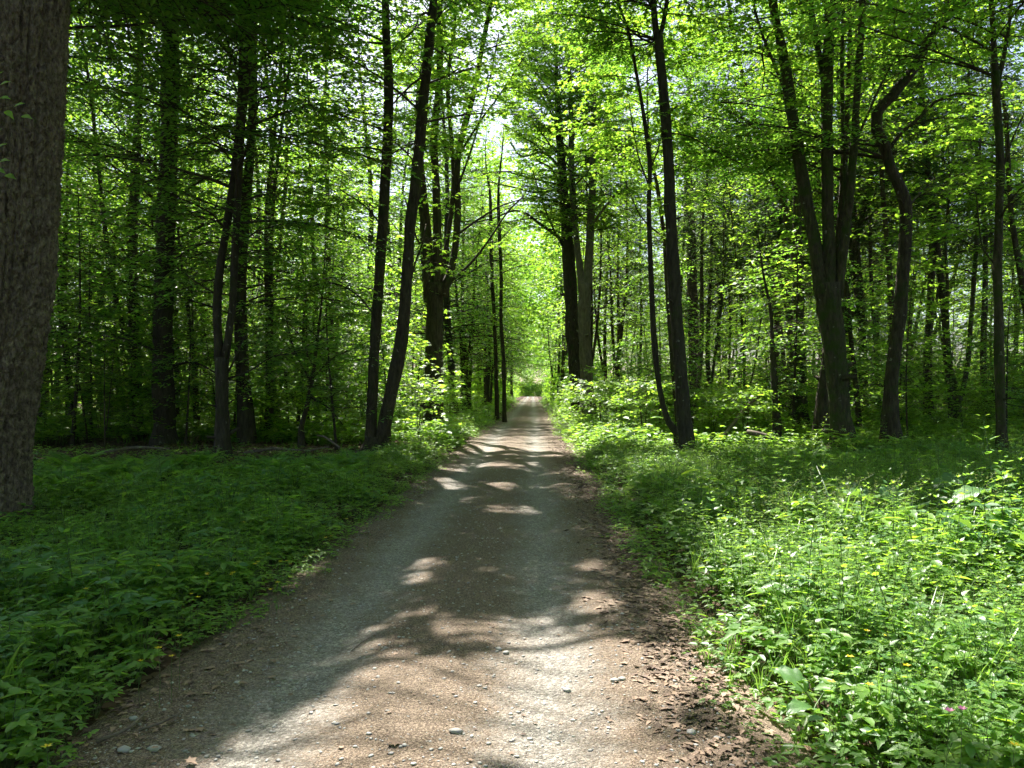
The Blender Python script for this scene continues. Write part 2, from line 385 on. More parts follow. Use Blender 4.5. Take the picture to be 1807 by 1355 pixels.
def curve(P0, az, el, L, droop, wander, K=7):
    t = np.linspace(0, 1, K)[None]
    h = np.stack([np.cos(az), np.sin(az), 0 * az], -1); sd = np.stack([-np.sin(az), np.cos(az), 0 * az], -1)
    ph = rng.uniform(0, 6.28, len(P0))[:, None]; wd = (wander * rng.normal(0, 1, len(P0)))[:, None]
    lat = wd * np.sin(t * 4 + ph) * t + .35 * wd * np.sin(t * 11 + ph * 2) * t
    z = np.sin(el)[:, None] * t - droop[:, None] * t ** 2 + .3 * wd * np.sin(t * 7 + ph) * t
    return P0[:, None] + L[:, None, None] * (h[:, None] * (np.cos(el)[:, None] * t)[..., None] + sd[:, None] * lat[..., None] + np.array([0, 0, 1.]) * z[..., None])

COVER = []
def crown(starts, az, el, L, r0, leafsize=.12, tpl=MAPLE, sub=6, twig_step=.24, leaf_step=.05, droop=.30, cull=True, flat=.33, mats=(0, 1), bare=0.0):
    """leaves (material slot mats[0]) on twigs on sub-branches on branches (slot mats[1])."""
    starts = np.asarray(starts, float); n = len(starts)
    main = curve(starts, az, el, L, droop * rng.uniform(.5, 1.3, n), .10)
    if cull:   # no boughs where the canopy is open
        fr = keep(main[:, 1:].reshape(-1, 3), 3.0).reshape(n, 6).mean(1); ok = fr > .34
        if not ok.any(): ok[0] = True
        main, az, el, L, r0 = main[ok], az[ok], el[ok], L[ok], r0[ok]; n = len(main)
    R = r0[:, None] * (1 - .8 * np.linspace(0, 1, 7)[None])
    parts = [limb_rings(main, R, 5, mats[1])]
    allp, allL = [main], [L]
    if sub:
        bi = np.repeat(np.arange(n), sub); s = np.tile((np.arange(sub) + .8) / (sub + .6), n) + rng.uniform(-.06, .06, n * sub)
        p0, tg = along(main, bi, np.clip(s, .1, .95))
        sg = np.where((np.arange(n * sub) % 2) == 0, 1, -1) * rng.uniform(.5, 1.05, n * sub)
        a2 = np.arctan2(tg[:, 1], tg[:, 0]) + sg
        e2 = np.arcsin(np.clip(tg[:, 2], -.9, .9)) * .6 + rng.normal(.05, .22, n * sub)
        L2 = L[bi] * (1.05 - s) * rng.uniform(.45, .75, n * sub) + .25
        sb = curve(p0, a2, e2, L2, droop * rng.uniform(.4, 1.2, n * sub), .10)
        ok = np.ones(n * sub, bool)
        if cull: ok = keep(sb[:, -1], 5.0) | (rng.random(n * sub) < .08); ok &= ~((np.abs(sb[:, -1, 0] - PATH_C) < 2.4) & (sb[:, -1, 2] < 4.4))
        sb = sb[ok]; L2 = L2[ok]
        parts.append(limb_rings(sb, (r0[bi[ok]] * .38)[:, None] * (1 - .75 * np.linspace(0, 1, 7)[None]), 4, mats[1]))
        allp.append(sb); allL.append(L2)
    pts = np.concatenate(allp); LL = np.concatenate(allL)
    nt = np.maximum(2, (LL * .85 / twig_step).astype(int))
    bi = np.repeat(np.arange(len(pts)), nt); k = np.concatenate([np.arange(c) for c in nt]); s = .30 + .70 * (k + rng.uniform(.2, .8, len(k))) / nt[bi]
    s = np.minimum(s, .999)
    p0, tg = along(pts, bi, s)
    last = k == nt[bi] - 1
    sg = np.where(k % 2 == 0, 1, -1) * rng.uniform(.6, 1.2, len(k)) * np.where(last, .2, 1)
    td = rotz(tg, sg); td[:, 2] = td[:, 2] * .5 + rng.normal(.02, .16, len(k)); td = nrm(td)
    tl = np.clip((1 - s) * .4 * LL[bi] + .22, .2, .85) * rng.uniform(.7, 1.3, len(k))
    if cull:
        ok = keep(p0 + td * tl[:, None] * .5, 5.5) | (rng.random(len(k)) < .03)
        p0, td, tl = p0[ok], td[ok], tl[ok]
    tw = p0[:, None] + td[:, None] * tl[:, None, None] * np.linspace(0, 1, 3)[None, :, None]; tw[:, 1, 2] += tl * .03; tw[:, 2, 2] -= tl * .06
    parts.append(limb_rings(tw, np.array([[.0055, .004, .002]]) * np.clip(tl, .4, 1)[:, None] / .6, 3, mats[1]))
    nl = np.maximum(2, (tl / leaf_step).astype(int))
    if bare: nl = np.where(rng.random(len(nl)) < bare, 0, nl)
    ti = np.repeat(np.arange(len(tl)), nl); k = np.concatenate([np.arange(c) for c in nl]) if len(nl) else np.zeros(0, int)
    u = .12 + .9 * (k + rng.uniform(.1, .9, len(k))) / np.maximum(nl[ti], 1)
    d = td[ti]
    P = p0[ti] + d * (tl[ti] * u)[:, None] + rng.normal(0, .02, (len(k), 3)); P[:, 2] -= tl[ti] * .06 * u
    ld = rotz(d, np.where(k % 2 == 0, 1, -1) * rng.uniform(.3, 1.3, len(k))); ld[:, 2] = rng.normal(-.18, .22, len(k))
    nn = np.stack([rng.normal(0, flat, len(k)), rng.normal(0, flat, len(k)), np.ones(len(k))], -1)
    S = leafsize * rng.uniform(.6, 1.25, len(k))
    P = P + nrm(ld) * (S * .25)[:, None]
    if cull:
        ok = keep(P); P, ld, nn, S = P[ok], ld[ok], nn[ok], S[ok]; COVER.append(np.column_stack([P, S]))
    parts.append(leaves(tpl, P, ld, nn, S, mats[0]))
    return parts, len(P)

def stem_starts(P, R, z0, z1, n, exp=1.0):
    zz = z0 + (z1 - z0) * ((np.arange(n) + rng.uniform(0, 1, n)) / n) ** exp
    idx = np.interp(zz, P[:, 2], np.arange(len(P))) if np.all(np.diff(P[:, 2]) > 0) else np.interp((zz - P[0, 2]) / (P[-1, 2] - P[0, 2] + 1e-6), np.linspace(0, 1, len(P)), np.arange(len(P)))
    k = np.clip(idx.astype(int), 0, len(P) - 2); t = (idx - k)[:, None]
    return P[k] * (1 - t) + P[k + 1] * t, R[k] * (1 - t[:, 0]) + R[k + 1] * t[:, 0], zz

def arr3(*a): return np.array(a, float)
NLEAF = [0]; CARRY = {}
def px_stem(pts, d, dd=0.0, dx=0.0):
    P, R = [], []
    for (px, py, wpx) in pts:
        z = CAMZ + (HYP - py) / FPX * d; y = d + dd * max(z - .5, 0)
        q = at(px, py, y); P.append(q); R.append(wpx / FPX * y / 2)
    return np.array(P), np.array(R)

def extend(P, R, ztop, wob=.25):
    dirv = nrm(P[-1] - P[max(-3, -len(P))]); P = list(P); R = list(R); r_end = R[-1]; z0 = P[-1][2]
    while P[-1][2] < ztop:
        dirv = nrm(dirv * .72 + np.array([rng.normal(0, wob), rng.normal(0, wob), 1.0]) * .28)
        P.append(P[-1] + dirv * 1.2)
        R.append(max(.012, r_end * (1 - .93 * (P[-1][2] - z0) / max(ztop - z0, .1))))
    return np.array(P), np.array(R)

def build_tree(name, label, d, trunk, stems=(), limbs=(), mat='bark', top=20, h0=5, nb=34, Lmax=3.6, leaf='leaf', lsize=.125, tpl=MAPLE, dd=0.0, sdd=None, ext_trunk=None, group=None, cat='tree', seg=14, flare=1.35, base=None, limb_leaf=True, limb_bare=0.0, low=1.0, sub=6, leaf_step=.05):
    P, R = px_stem(trunk, d, dd); R = R * .84
    b = np.array([P[0, 0], P[0, 1], float(gz(P[0, 0], P[0, 1]))])
    # foot of the trunk: straight down into the ground with a root flare
    foot = np.array([b + [0, 0, -.15], b + [0, 0, .12], b + [0, 0, .45]]); fr = np.array([R[0] * flare * 1.15, R[0] * flare, R[0] * 1.12])
    if P[0, 2] > b[2] + .5:
        P = np.vstack([foot, P]); R = np.concatenate([fr, R])
    else:
        P = np.vstack([foot, P[P[:, 2] > b[2] + .7]]); R = np.concatenate([fr, R[-(len(P) - 3):]])
    if ext_trunk is None: ext_trunk = not stems
    carriers = []
    if ext_trunk: P, R = extend(P, R, top); 
    P, R = resample(P, R, .22)
    if ext_trunk: carriers.append((P, R))
    root = empty(name, b); tag(root, label, cat, group)
    tp = [tube(P, R, seg + 4, .17, rng.integers(99), cap=True)]
    for k in rng.integers(len(P) // 12, max(len(P) // 12 + 1, min(len(P) - 2, 55)), 7):
        a = rng.uniform(0, 6.28); o_ = arr3(math.cos(a), math.sin(a), rng.uniform(.1, .7)); rr = R[k] * rng.uniform(.12, .28); ln = R[k] + rng.uniform(.03, .16)
        tp.append(tube(np.array([P[k] + o_ * R[k] * .5, P[k] + o_ * (R[k] * .5 + ln * .5), P[k] + o_ * (R[k] * .4 + ln)]), [rr * 1.7, rr * 1.15, rr * .7], 6, .2, cap=True))
    mk('trunk', tp, M[mat], root, b, True)
    for i, st in enumerate(stems):
        sd = (sdd[i] if sdd else rng.uniform(-.12, .12))
        SP, SR = px_stem(st, d, 0); SR = SR * .86; z0 = SP[0, 2]
        SP[:, 1] += sd * np.maximum(SP[:, 2] - z0, 0) + (dd * (z0 - .5))
        for k in range(len(SP)):  # keep the outline at the new distance
            px, py, wp = st[k]; q = at(px, py, SP[k, 1]); SP[k] = q
        SP, SR = extend(SP, SR, top * rng.uniform(.85, 1.0)); SP, SR = resample(SP, SR, .25)
        mk('stem', [tube(SP, SR, 11, .15, rng.integers(99), cap=True)], M[mat], root, b, True)
        carriers.append((SP, SR))
    parts = []
    for i, lb in enumerate(limbs):
        LP, LR = px_stem(lb, d, 0); LR = LR * .62
        LP[:, 1] += np.linspace(0, 1, len(LP)) * rng.uniform(-1.2, .6) + dd * max(LP[0, 2] - .5, 0)
        for k in range(len(LP)): LP[k] = at(lb[k][0], lb[k][1], LP[k, 1])
        LP, LR = resample(LP, LR, .2)
        mk('limb', [tube(LP, LR, 8, .08, rng.integers(99), cap=True)], M[mat], root, b, True)
        if limb_leaf:
            n = 5; ss = np.linspace(.35, .98, n); kk = (ss * (len(LP) - 1)).astype(int)
            dv = nrm(LP[-1] - LP[0]); a0 = math.atan2(dv[1], dv[0])
            pr, c = crown(LP[kk], a0 + rng.normal(0, .8, n), rng.normal(.35, .3, n), rng.uniform(.8, 1.7, n), LR[kk] * .5, lsize, tpl, 4, leaf_step=leaf_step, bare=limb_bare)
            parts += pr; NLEAF[0] += c
    CARRY[root.name] = carriers[0]
    per = max(8, int(1.25 * nb / len(carriers)))
    for (SP, SR) in carriers:
        zt = SP[-1, 2]
        st, sr, zz = stem_starts(SP, SR, max(h0, SP[0, 2] + .6), zt, per, low)
        f = (zz - h0) / max(zt - h0, .1)
        Ls = Lmax * (np.sqrt(np.clip(1 - f, .02, 1)) * .75 + .30) * rng.uniform(.65, 1.15, per) * np.clip(.55 + f * 2, .55, 1)
        az = np.arange(per) * 2.39996 + rng.uniform(0, 6.28) + rng.normal(0, .35, per)
        el = rng.normal(.42, .2, per) + f * .35
        Ls = np.where((np.sin(az) < -.25) & (SP[0, 1] < 32) & (zz < 12.5) & (h0 > 5), Ls * .42, Ls)
        pr, c = crown(st, az, el, Ls, np.minimum(sr * .42, .0078 * Ls + .004), lsize, tpl, sub, leaf_step=leaf_step)
        parts += pr; NLEAF[0] += c
    mk('crown', parts, [M[leaf], M['twig']], root, b)
    return root
# ------------------------------------------------------------------ the trees one can tell apart
def wp(x, z, d, wm): return (CXP + x / d * FPX, HYP - (z - CAMZ) / d * FPX, wm * FPX / d)

def scaly_conifer():
    """big scaly trunk at the left edge; bark plates are real relief."""
    d = 8.8
    P, R = px_stem([(-38, 985, 134), (-34, 900, 128), (-25, 800, 126), (-8, 680, 125), (18, 520, 121), (31, 340, 116), (43, 170, 111), (53, 0, 108), (76, -280, 102)], d)
    P, R = extend(P, R, 24, .05)
    b = np.array([P[0, 0], d, float(gz(P[0, 0], d))]); P = np.vstack([[b[0] - .01, b[1], b[2] - .2], [b[0], b[1], b[2]], P[P[:, 2] > b[2] + .25]]); R = np.concatenate([[R[0] * 1.22, R[0] * 1.08], R[-(len(P) - 2):]])
    lo, rl = resample(P, R, .018); k = int(np.argmax(lo[:, 2] > 8.2)); n = 200
    root = empty('conifer_tree', b); tag(root, 'massive conifer with scaly brown bark, nearest trunk at the left edge', 'tree')
    V, Q, T, m = tube(lo[:k], rl[:k], n)
    V = V.reshape(k, n, 3); C = lo[:k][:, None]; rad = nrm(V - C)
    a = np.linspace(0, 2 * PI, n, endpoint=False)[None] + 0 * lo[:k, 2:3]; zz = lo[:k, 2:3] + 0 * a; uu = a * .43
    wob = .16 * (fbm(uu * 7, zz * 5, None, 4) - .5); per = 2 * PI * .43
    def cells(su, sz, seed):
        nu = round(per / su); su = per / nu; x = (uu + wob) / su; y = (zz + wob * 1.5 + .05 * (vnoise(uu * 20, zz * 3) - .5)) / sz; ix, iy = np.floor(x), np.floor(y); F1 = np.full(x.shape, 9.); F2 = F1.copy(); hid = np.zeros(x.shape)
        for dx in (-1, 0, 1):
            for dy in (-1, 0, 1):
                cx, cy = ix + dx, iy + dy; wx = np.mod(cx, nu)
                px_, py_ = cx + _hash(wx, cy, wx * 0 + seed), cy + _hash(wx, cy, wx * 0 + seed + 1); dd = np.hypot(x - px_, y - py_)
                h = _hash(wx, cy, wx * 0 + seed + 2); nf = dd < F1
                F2 = np.where(nf, F1, np.minimum(F2, dd)); hid = np.where(nf, h, hid); F1 = np.where(nf, dd, F1)
        return F2 - F1, hid, y - iy
    e1, h1, _ = cells(.055, .15, 3); e2, h2, _ = cells(.030, .055, 9)
    ca, sa = np.cos(a), np.sin(a)
    fur = fbm(ca * 7, sa * 7, zz * .9, 3); fine = fbm(uu * 60, zz * 45)
    disp = 1.5 * (.020 * sstep(.02, .22, e1) * (.35 + .9 * h1) + .010 * sstep(.0, .2, e2) * (.2 + 1.1 * h2) + .06 * (fur - .5) + .016 * (fine - .5) + .02 * (fbm(uu * 26, zz * 14) - .5)) - .05 * (1 - sstep(0, .09, np.abs(fbm(ca * 6 + 3, sa * 6, zz * .7, 3) - .5))) + .10 * np.exp(-np.maximum(zz - b[2], 0) / .30) * (.35 + .9 * fbm(ca * 2.2 + 4, sa * 2.2, 0 * zz))
    V = V + rad * disp[..., None]
    hi, rh = lo[k - 1::14], rl[k - 1::14]
    mk('trunk', [part(V.reshape(-1, 3), Q), tube(hi, rh, 24, .03)], M['bark_scaly'], root, b, True)
    st, sr, zz = stem_starts(lo, rl, 9.5, lo[-1, 2], 64)
    f = (zz - 9.5) / 14
    pr, c = crown(st, np.arange(64) * 2.4, rng.normal(-.05, .15, 64), (4.6 - 3.4 * f) * rng.uniform(.8, 1.1, 64), .02 + .02 * (1 - f), .17, BLADE, 6, .22, .07, .25)
    NLEAF[0] += c
    mk('crown', pr, [M['needle'], M['twig']], root, b)
scaly_conifer()

BT = build_tree
BT('beech_tree', 'thick dark straight trunk in the shade, second trunk from the big scaly conifer', 22, [(290, 745, 44), (288, 650, 40), (287, 560, 38), (290, 450, 36), (297, 300, 35), (300, 150, 33), (302, 0, 31)],
   mat='bark_beech', leaf='leaf_beech', tpl=OVATE, lsize=.14, top=17, h0=4.2, nb=46, Lmax=5.0, leaf_step=.09, limbs=[[(303, 645, 8), (345, 640, 6), (400, 668, 5), (440, 676, 4)], [(276, 620, 7), (230, 600, 5), (180, 592, 4)], [(288, 470, 8), (335, 440, 6), (372, 425, 4)]])
BT('beech_tree', 'slender dark tree forking low into two stems that wind round each other', 18, [(392, 815, 27), (392, 720, 25), (391, 630, 26)],
   stems=[[(387, 634, 18), (383, 560, 17), (388, 480, 16), (400, 400, 16), (412, 320, 17), (424, 220, 17), (430, 100, 17), (432, 0, 16)], [(397, 632, 17), (408, 560, 15), (414, 470, 15), (418, 380, 14), (423, 300, 13), (428, 220, 12), (440, 100, 10), (446, 0, 9)]], sdd=[.03, -.03],
   limbs=[[(402, 668, 7), (440, 655, 5), (480, 630, 4), (530, 622, 3)], [(404, 655, 6), (420, 620, 5), (432, 590, 3)], [(418, 440, 6), (450, 410, 5), (500, 395, 3)], [(384, 520, 5), (350, 500, 4), (310, 470, 3)]],
   mat='bark_beech', leaf='leaf_beech', tpl=OVATE, lsize=.13, top=15, h0=4.2, nb=44, Lmax=4.2, leaf_step=.06)
BT('maple_tree', 'tree with two trunks from one foot leaning over the path verge', 19.5, [(662, 808, 50), (663, 790, 44), (663, 775, 40)],
   stems=[[(653, 790, 25), (657, 700, 22), (662, 600, 21), (670, 480, 21), (678, 350, 21), (684, 250, 20), (686, 150, 20), (682, 60, 17), (680, 0, 15)], [(672, 792, 31), (690, 690, 28), (706, 620, 25), (716, 520, 24), (722, 420, 22), (732, 330, 22), (741, 250, 22), (750, 150, 20), (760, 50, 17), (765, 0, 16)]], sdd=[.05, -.06],
   limbs=[[(715, 560, 7), (728, 480, 6), (745, 430, 5), (752, 395, 3)], [(664, 560, 6), (630, 520, 5), (590, 500, 4), (540, 505, 3)], [(676, 400, 6), (640, 360, 5), (600, 335, 3)]], top=17.5, h0=7.5, nb=56, Lmax=4.6, leaf='leaf', leaf_step=.06, low=1.3)
BT('maple_tree', 'stout tree whose trunk splits into a fan of many upright stems', 28, [(764, 735, 42), (766, 640, 36), (767, 560, 35), (767, 500, 33)],
   stems=[[(757, 522, 26), (755, 440, 21), (748, 370, 20), (741, 300, 19), (740, 200, 18), (752, 100, 15), (770, 0, 13)], [(768, 515, 24), (772, 430, 18), (770, 340, 16), (766, 240, 15), (775, 150, 14), (776, 50, 14), (775, 0, 14)],
          [(780, 522, 22), (800, 460, 15), (808, 370, 13), (806, 300, 13), (815, 240, 13), (835, 170, 11), (850, 90, 10), (868, 0, 8)], [(774, 505, 13), (790, 420, 9), (800, 330, 9), (796, 240, 9), (790, 150, 8), (800, 60, 7), (805, 0, 6)]],
   limbs=[[(786, 505, 9), (830, 465, 7), (865, 420, 6), (895, 375, 5), (925, 345, 4)], [(806, 415, 7), (840, 390, 6), (880, 365, 5), (925, 350, 3)], [(812, 270, 8), (850, 210, 6), (880, 170, 5), (925, 100, 4)], [(757, 450, 7), (735, 420, 5), (715, 350, 4)], [(808, 330, 7), (836, 250, 6), (862, 150, 5), (880, 60, 4)]],
   top=19, h0=10, nb=72, Lmax=4.2, lsize=.135, leaf_step=.055)
BT('slim_tree', 'nearer of two thin dark trunks side by side at the path edge', 40, [(890, 733, 8), (889, 640, 8), (884, 560, 7), (884, 480, 7), (880, 380, 7)], top=16, h0=5, nb=26, Lmax=3, lsize=.15, tpl=OVATE, limbs=[])
BT('slim_tree', 'farther of two thin dark trunks side by side at the path edge', 42, [(877, 731, 8), (875, 640, 8), (872, 560, 7), (868, 480, 7), (866, 380, 7)], top=16, h0=5, nb=26, Lmax=3, lsize=.15, tpl=OVATE)
BT('oak_tree', 'tall dark trunk with bare arching limbs reaching over the path', 38, [(1022, 722, 32), (1014, 640, 28), (1008, 540, 27), (1003, 440, 25), (996, 360, 22), (990, 280, 17), (985, 200, 13)],
   limbs=[[(1000, 430, 10), (960, 400, 8), (915, 372, 6), (870, 385, 4), (820, 397, 3)], [(992, 300, 9), (960, 270, 7), (920, 275, 5), (900, 250, 4)], [(998, 330, 8), (950, 340, 6), (905, 330, 4), (860, 320, 3)], [(1002, 450, 8), (975, 400, 6), (955, 350, 5), (940, 300, 3)], [(994, 350, 7), (975, 300, 6), (950, 285, 4)]],
   mat='bark', top=21, h0=9, nb=62, Lmax=6, lsize=.15, tpl=OVATE, limb_bare=.7)
BT('oak_tree', 'pale brown sunlit trunk forking halfway, close in front of a darker trunk', 36, [(1037, 718, 31), (1034, 640, 26), (1031, 560, 25), (1033, 500, 25)],
   stems=[[(1028, 515, 16), (1018, 430, 13), (1010, 330, 13), (1008, 230, 11), (1005, 130, 8)], [(1037, 510, 19), (1042, 400, 16), (1046, 310, 15), (1043, 240, 13), (1048, 180, 9)]],
   limbs=[[(1045, 315, 10), (1065, 280, 8), (1085, 250, 6)], [(1042, 400, 8), (1080, 350, 6), (1105, 330, 4)]], mat='bark_pale', top=20.5, h0=8.5, nb=62, Lmax=5.4, lsize=.15, tpl=OVATE, leaf_step=.055)
BT('maple_tree', 'smooth dark leaning trunk at the herb verge with a thin curved stem beside its foot', 18.9, [(1211, 807, 32), (1206, 720, 28), (1200, 640, 27), (1192, 540, 26), (1186, 440, 25), (1182, 340, 23), (1177, 240, 21), (1168, 130, 20), (1161, 60, 20)],
   stems=[[(1159, 70, 15), (1154, 20, 13), (1150, -40, 12)], [(1164, 70, 10), (1175, 15, 8), (1180, -40, 7)]], limbs=[[(1179, 235, 5), (1215, 240, 4), (1260, 265, 3.5), (1310, 290, 3)], [(1160, 80, 6), (1120, 60, 5), (1085, 20, 4)]], mat='bark_beech', top=16.5, h0=7.5, nb=44, Lmax=4.6, leaf_step=.065, low=1.4)
BT('slim_tree', 'thin curved dark stem sweeping up from beside the foot of a thicker leaning trunk', 19.6, [(1196, 797, 15), (1180, 745, 13), (1165, 690, 12), (1156, 620, 12), (1151, 540, 11), (1148, 460, 10), (1145, 370, 9), (1147, 300, 9), (1140, 230, 8), (1125, 140, 7), (1110, 60, 6), (1090, 0, 5)], limbs=[[(1147, 300, 5), (1165, 250, 4), (1172, 190, 3)], [(1146, 330, 5), (1125, 270, 4), (1110, 180, 3)]], mat='bark_beech', top=14.5, h0=6, nb=26, Lmax=2.8)
BT('slim_tree', 'thin dark stem standing just behind the smooth leaning trunk', 24, [(1196, 745, 10), (1187, 640, 10), (1178, 520, 9), (1172, 420, 8), (1160, 330, 7), (1150, 280, 6)], top=13, h0=5, nb=26, Lmax=2.8, limbs=[[(1172, 420, 5), (1130, 380, 4), (1095, 300, 3)]])
BT('maple_tree', 'large maple of several upright stems on one mossy trunk behind the sunlit herbs', 19.2, [(1487, 807, 46), (1481, 720, 41), (1473, 620, 41), (1465, 545, 46), (1462, 500, 50)],
   stems=[[(1452, 525, 31), (1440, 440, 27), (1424, 360, 26), (1410, 280, 25), (1398, 200, 23), (1385, 110, 21), (1368, 30, 19), (1360, -20, 18)], [(1464, 525, 32), (1463, 440, 26), (1460, 330, 24), (1459, 220, 24), (1461, 120, 23), (1465, 0, 22)],
          [(1477, 525, 25), (1488, 440, 20), (1498, 350, 18), (1506, 270, 16), (1512, 170, 15), (1518, 80, 14), (1522, 0, 13)], [(1482, 490, 12), (1490, 400, 9), (1491, 300, 9), (1487, 200, 9), (1486, 100, 8), (1487, 0, 8)], [(1459, 190, 13), (1450, 120, 12), (1438, 60, 12), (1430, 0, 12)]], sdd=[.08, 0, -.06, .15, .1],
   limbs=[[(1396, 190, 9), (1365, 110, 8), (1345, 60, 7), (1330, 10, 6)], [(1506, 260, 8), (1545, 170, 6), (1570, 120, 5), (1605, 60, 4)], [(1400, 200, 5), (1330, 185, 4), (1270, 180, 3)]], mat='bark_moss', top=17.5, h0=9.5, nb=58, Lmax=4.4, leaf_step=.07, low=1.2)
BT('maple_tree', 'dark trunk tilted to the right, partly hidden behind the large many-stemmed maple', 21.5, [(1447, 782, 30), (1451, 720, 27), (1460, 640, 25), (1470, 560, 22), (1480, 450, 20), (1488, 330, 16), (1494, 200, 12)], top=17, h0=9, nb=24, Lmax=3.4, leaf_step=.08)
BT('maple_tree', 'moss-green trunk lit along one edge, with a long side stem arching towards the path', 26, [(1415, 757, 27), (1413, 680, 24), (1410, 600, 23), (1408, 500, 22), (1404, 430, 24)],
   stems=[[(1400, 440, 16), (1385, 370, 14), (1362, 310, 13), (1340, 250, 12), (1325, 190, 11), (1310, 130, 9), (1295, 60, 8), (1285, 0, 7)], [(1407, 440, 18), (1406, 350, 15), (1402, 250, 12), (1398, 150, 10)]], limbs=[[(1345, 260, 6), (1300, 262, 5), (1250, 250, 4), (1200, 230, 3)], [(1368, 325, 6), (1320, 240, 5), (1280, 190, 4), (1240, 150, 3)]], mat='bark_moss', top=16, h0=7, nb=42, Lmax=3.8, lsize=.13, leaf_step=.07, low=1.4)
BT('slim_tree', 'short dark dying stem with a few low leafy twigs before the moss-green trunk', 22, [(1371, 774, 16), (1367, 700, 13), (1363, 620, 10), (1360, 550, 7)], top=6.2, h0=1.4, nb=14, Lmax=1.7, leaf='leaf_young', sub=3)
BT('crooked_tree', 'crooked dark trunk that bends sharply twice before leaning away', 19.3, [(1574, 805, 38), (1571, 750, 29), (1572, 690, 26), (1580, 620, 26), (1589, 540, 25), (1595, 450, 25), (1598, 370, 25), (1590, 335, 24), (1572, 300, 23), (1562, 260, 22), (1547, 228, 21), (1548, 200, 20), (1575, 168, 20), (1610, 125, 19), (1640, 70, 19), (1665, 35, 19), (1710, -5, 16)],
   limbs=[[(1566, 268, 12), (1590, 235, 10), (1625, 205, 9), (1650, 180, 8), (1690, 165, 6), (1730, 170, 4)], [(1668, 38, 13), (1670, 5, 12), (1672, -40, 11)], [(1600, 368, 7), (1620, 345, 5), (1645, 320, 4)]], mat='bark', top=17, h0=11.5, nb=18, Lmax=3.0, leaf_step=.07, limb_bare=.5)
BT('slim_tree', 'small pale mossy stem forking knee-high into a narrow fork', 25, [(1686, 775, 14), (1690, 725, 13), (1693, 695, 14)],
   stems=[[(1690, 698, 8), (1680, 650, 6), (1672, 590, 6), (1672, 500, 6), (1668, 420, 5)], [(1697, 698, 10), (1708, 640, 9), (1714, 560, 9), (1720, 480, 9), (1724, 400, 8), (1728, 320, 7)]], mat='bark_moss', top=12, h0=4.5, nb=22, Lmax=2.6)
BT('maple_tree', 'upright trunk near the right edge with a sunlit mossy flank and many fine twigs', 16.6, [(1768, 826, 22), (1766, 740, 19), (1764, 650, 18), (1762, 560, 18), (1760, 470, 17), (1763, 380, 16), (1765, 290, 16), (1760, 200, 15), (1757, 125, 15)],
   stems=[[(1756, 135, 12), (1752, 50, 10), (1748, -20, 9)], [(1760, 150, 10), (1775, 80, 8), (1785, 0, 7)]], limbs=[[(1762, 320, 6), (1785, 250, 5), (1807, 200, 4)], [(1760, 470, 6), (1735, 440, 5), (1728, 400, 4), (1722, 330, 3)], [(1763, 390, 6), (1785, 350, 5), (1815, 320, 4)]], mat='bark_moss', top=14.5, h0=9, nb=30, Lmax=3.4, leaf_step=.07, low=1.3)
BT('spruce_tree', 'broad dark conifer trunk deep among dead-twigged conifers beyond the verge', 40, [(1226, 730, 24), (1224, 600, 22), (1221, 480, 20), (1216, 350, 17), (1212, 250, 13)], mat='bark_spruce', leaf='needle', tpl=BLADE, lsize=.2, top=24, h0=11, nb=50, Lmax=3.4, leaf_step=.07)
BT('beech_tree', 'dim trunk beyond the thick dark beech, nearer the big scaly conifer', 27, [(240, 715, 25), (237, 600, 23), (234, 480, 22), (235, 380, 20), (240, 280, 17), (246, 150, 14)], mat='bark_beech', leaf='leaf_beech', tpl=OVATE, lsize=.13, top=20, h0=4, nb=44, Lmax=4.4, leaf_step=.08)
BT('slim_tree', 'left one of two thin trunks standing in bright leaves beyond the bare forest floor', 34, [(559, 650, 11), (556, 500, 10), (552, 420, 9), (548, 300, 8), (545, 180, 6)], top=17, h0=7, nb=30, Lmax=3, lsize=.15, tpl=OVATE)
BT('slim_tree', 'right one of two thin trunks standing in bright leaves beyond the bare forest floor', 34.5, [(587, 650, 12), (582, 520, 11), (578, 420, 10), (577, 300, 9), (573, 180, 7)], top=18, h0=7, nb=30, Lmax=3, lsize=.15, tpl=OVATE)
BT('slim_tree', 'grey trunk slanting to the left behind the crooked tree', 27, [(1682, 760, 16), (1674, 640, 15), (1661, 500, 14), (1646, 380, 13), (1632, 250, 12), (1626, 150, 10)], top=17, h0=6, nb=34, Lmax=3.2, lsize=.13)
BT('slim_tree', 'thin trunk leaning left at the right edge beyond the twiggy mossy tree', 22, [(1835, 770, 15), (1815, 580, 13), (1800, 480, 12), (1790, 420, 11), (1782, 350, 10), (1776, 220, 8)], top=14, h0=5, nb=28, Lmax=3)
BT('beech_sapling', 'low spreading sapling with a tilted dark stem on the bare forest floor', 21, [(532, 755, 11), (544, 705, 9), (552, 665, 8), (560, 600, 6)], limbs=[[(546, 700, 5), (580, 720, 4), (605, 750, 3)], [(550, 675, 6), (520, 620, 5), (505, 560, 4)], [(553, 665, 5), (590, 630, 4), (640, 610, 3)]], mat='bark_beech', leaf='leaf_beech', tpl=OVATE, lsize=.105, top=5.6, h0=1.3, nb=26, Lmax=2.6, leaf_step=.045)
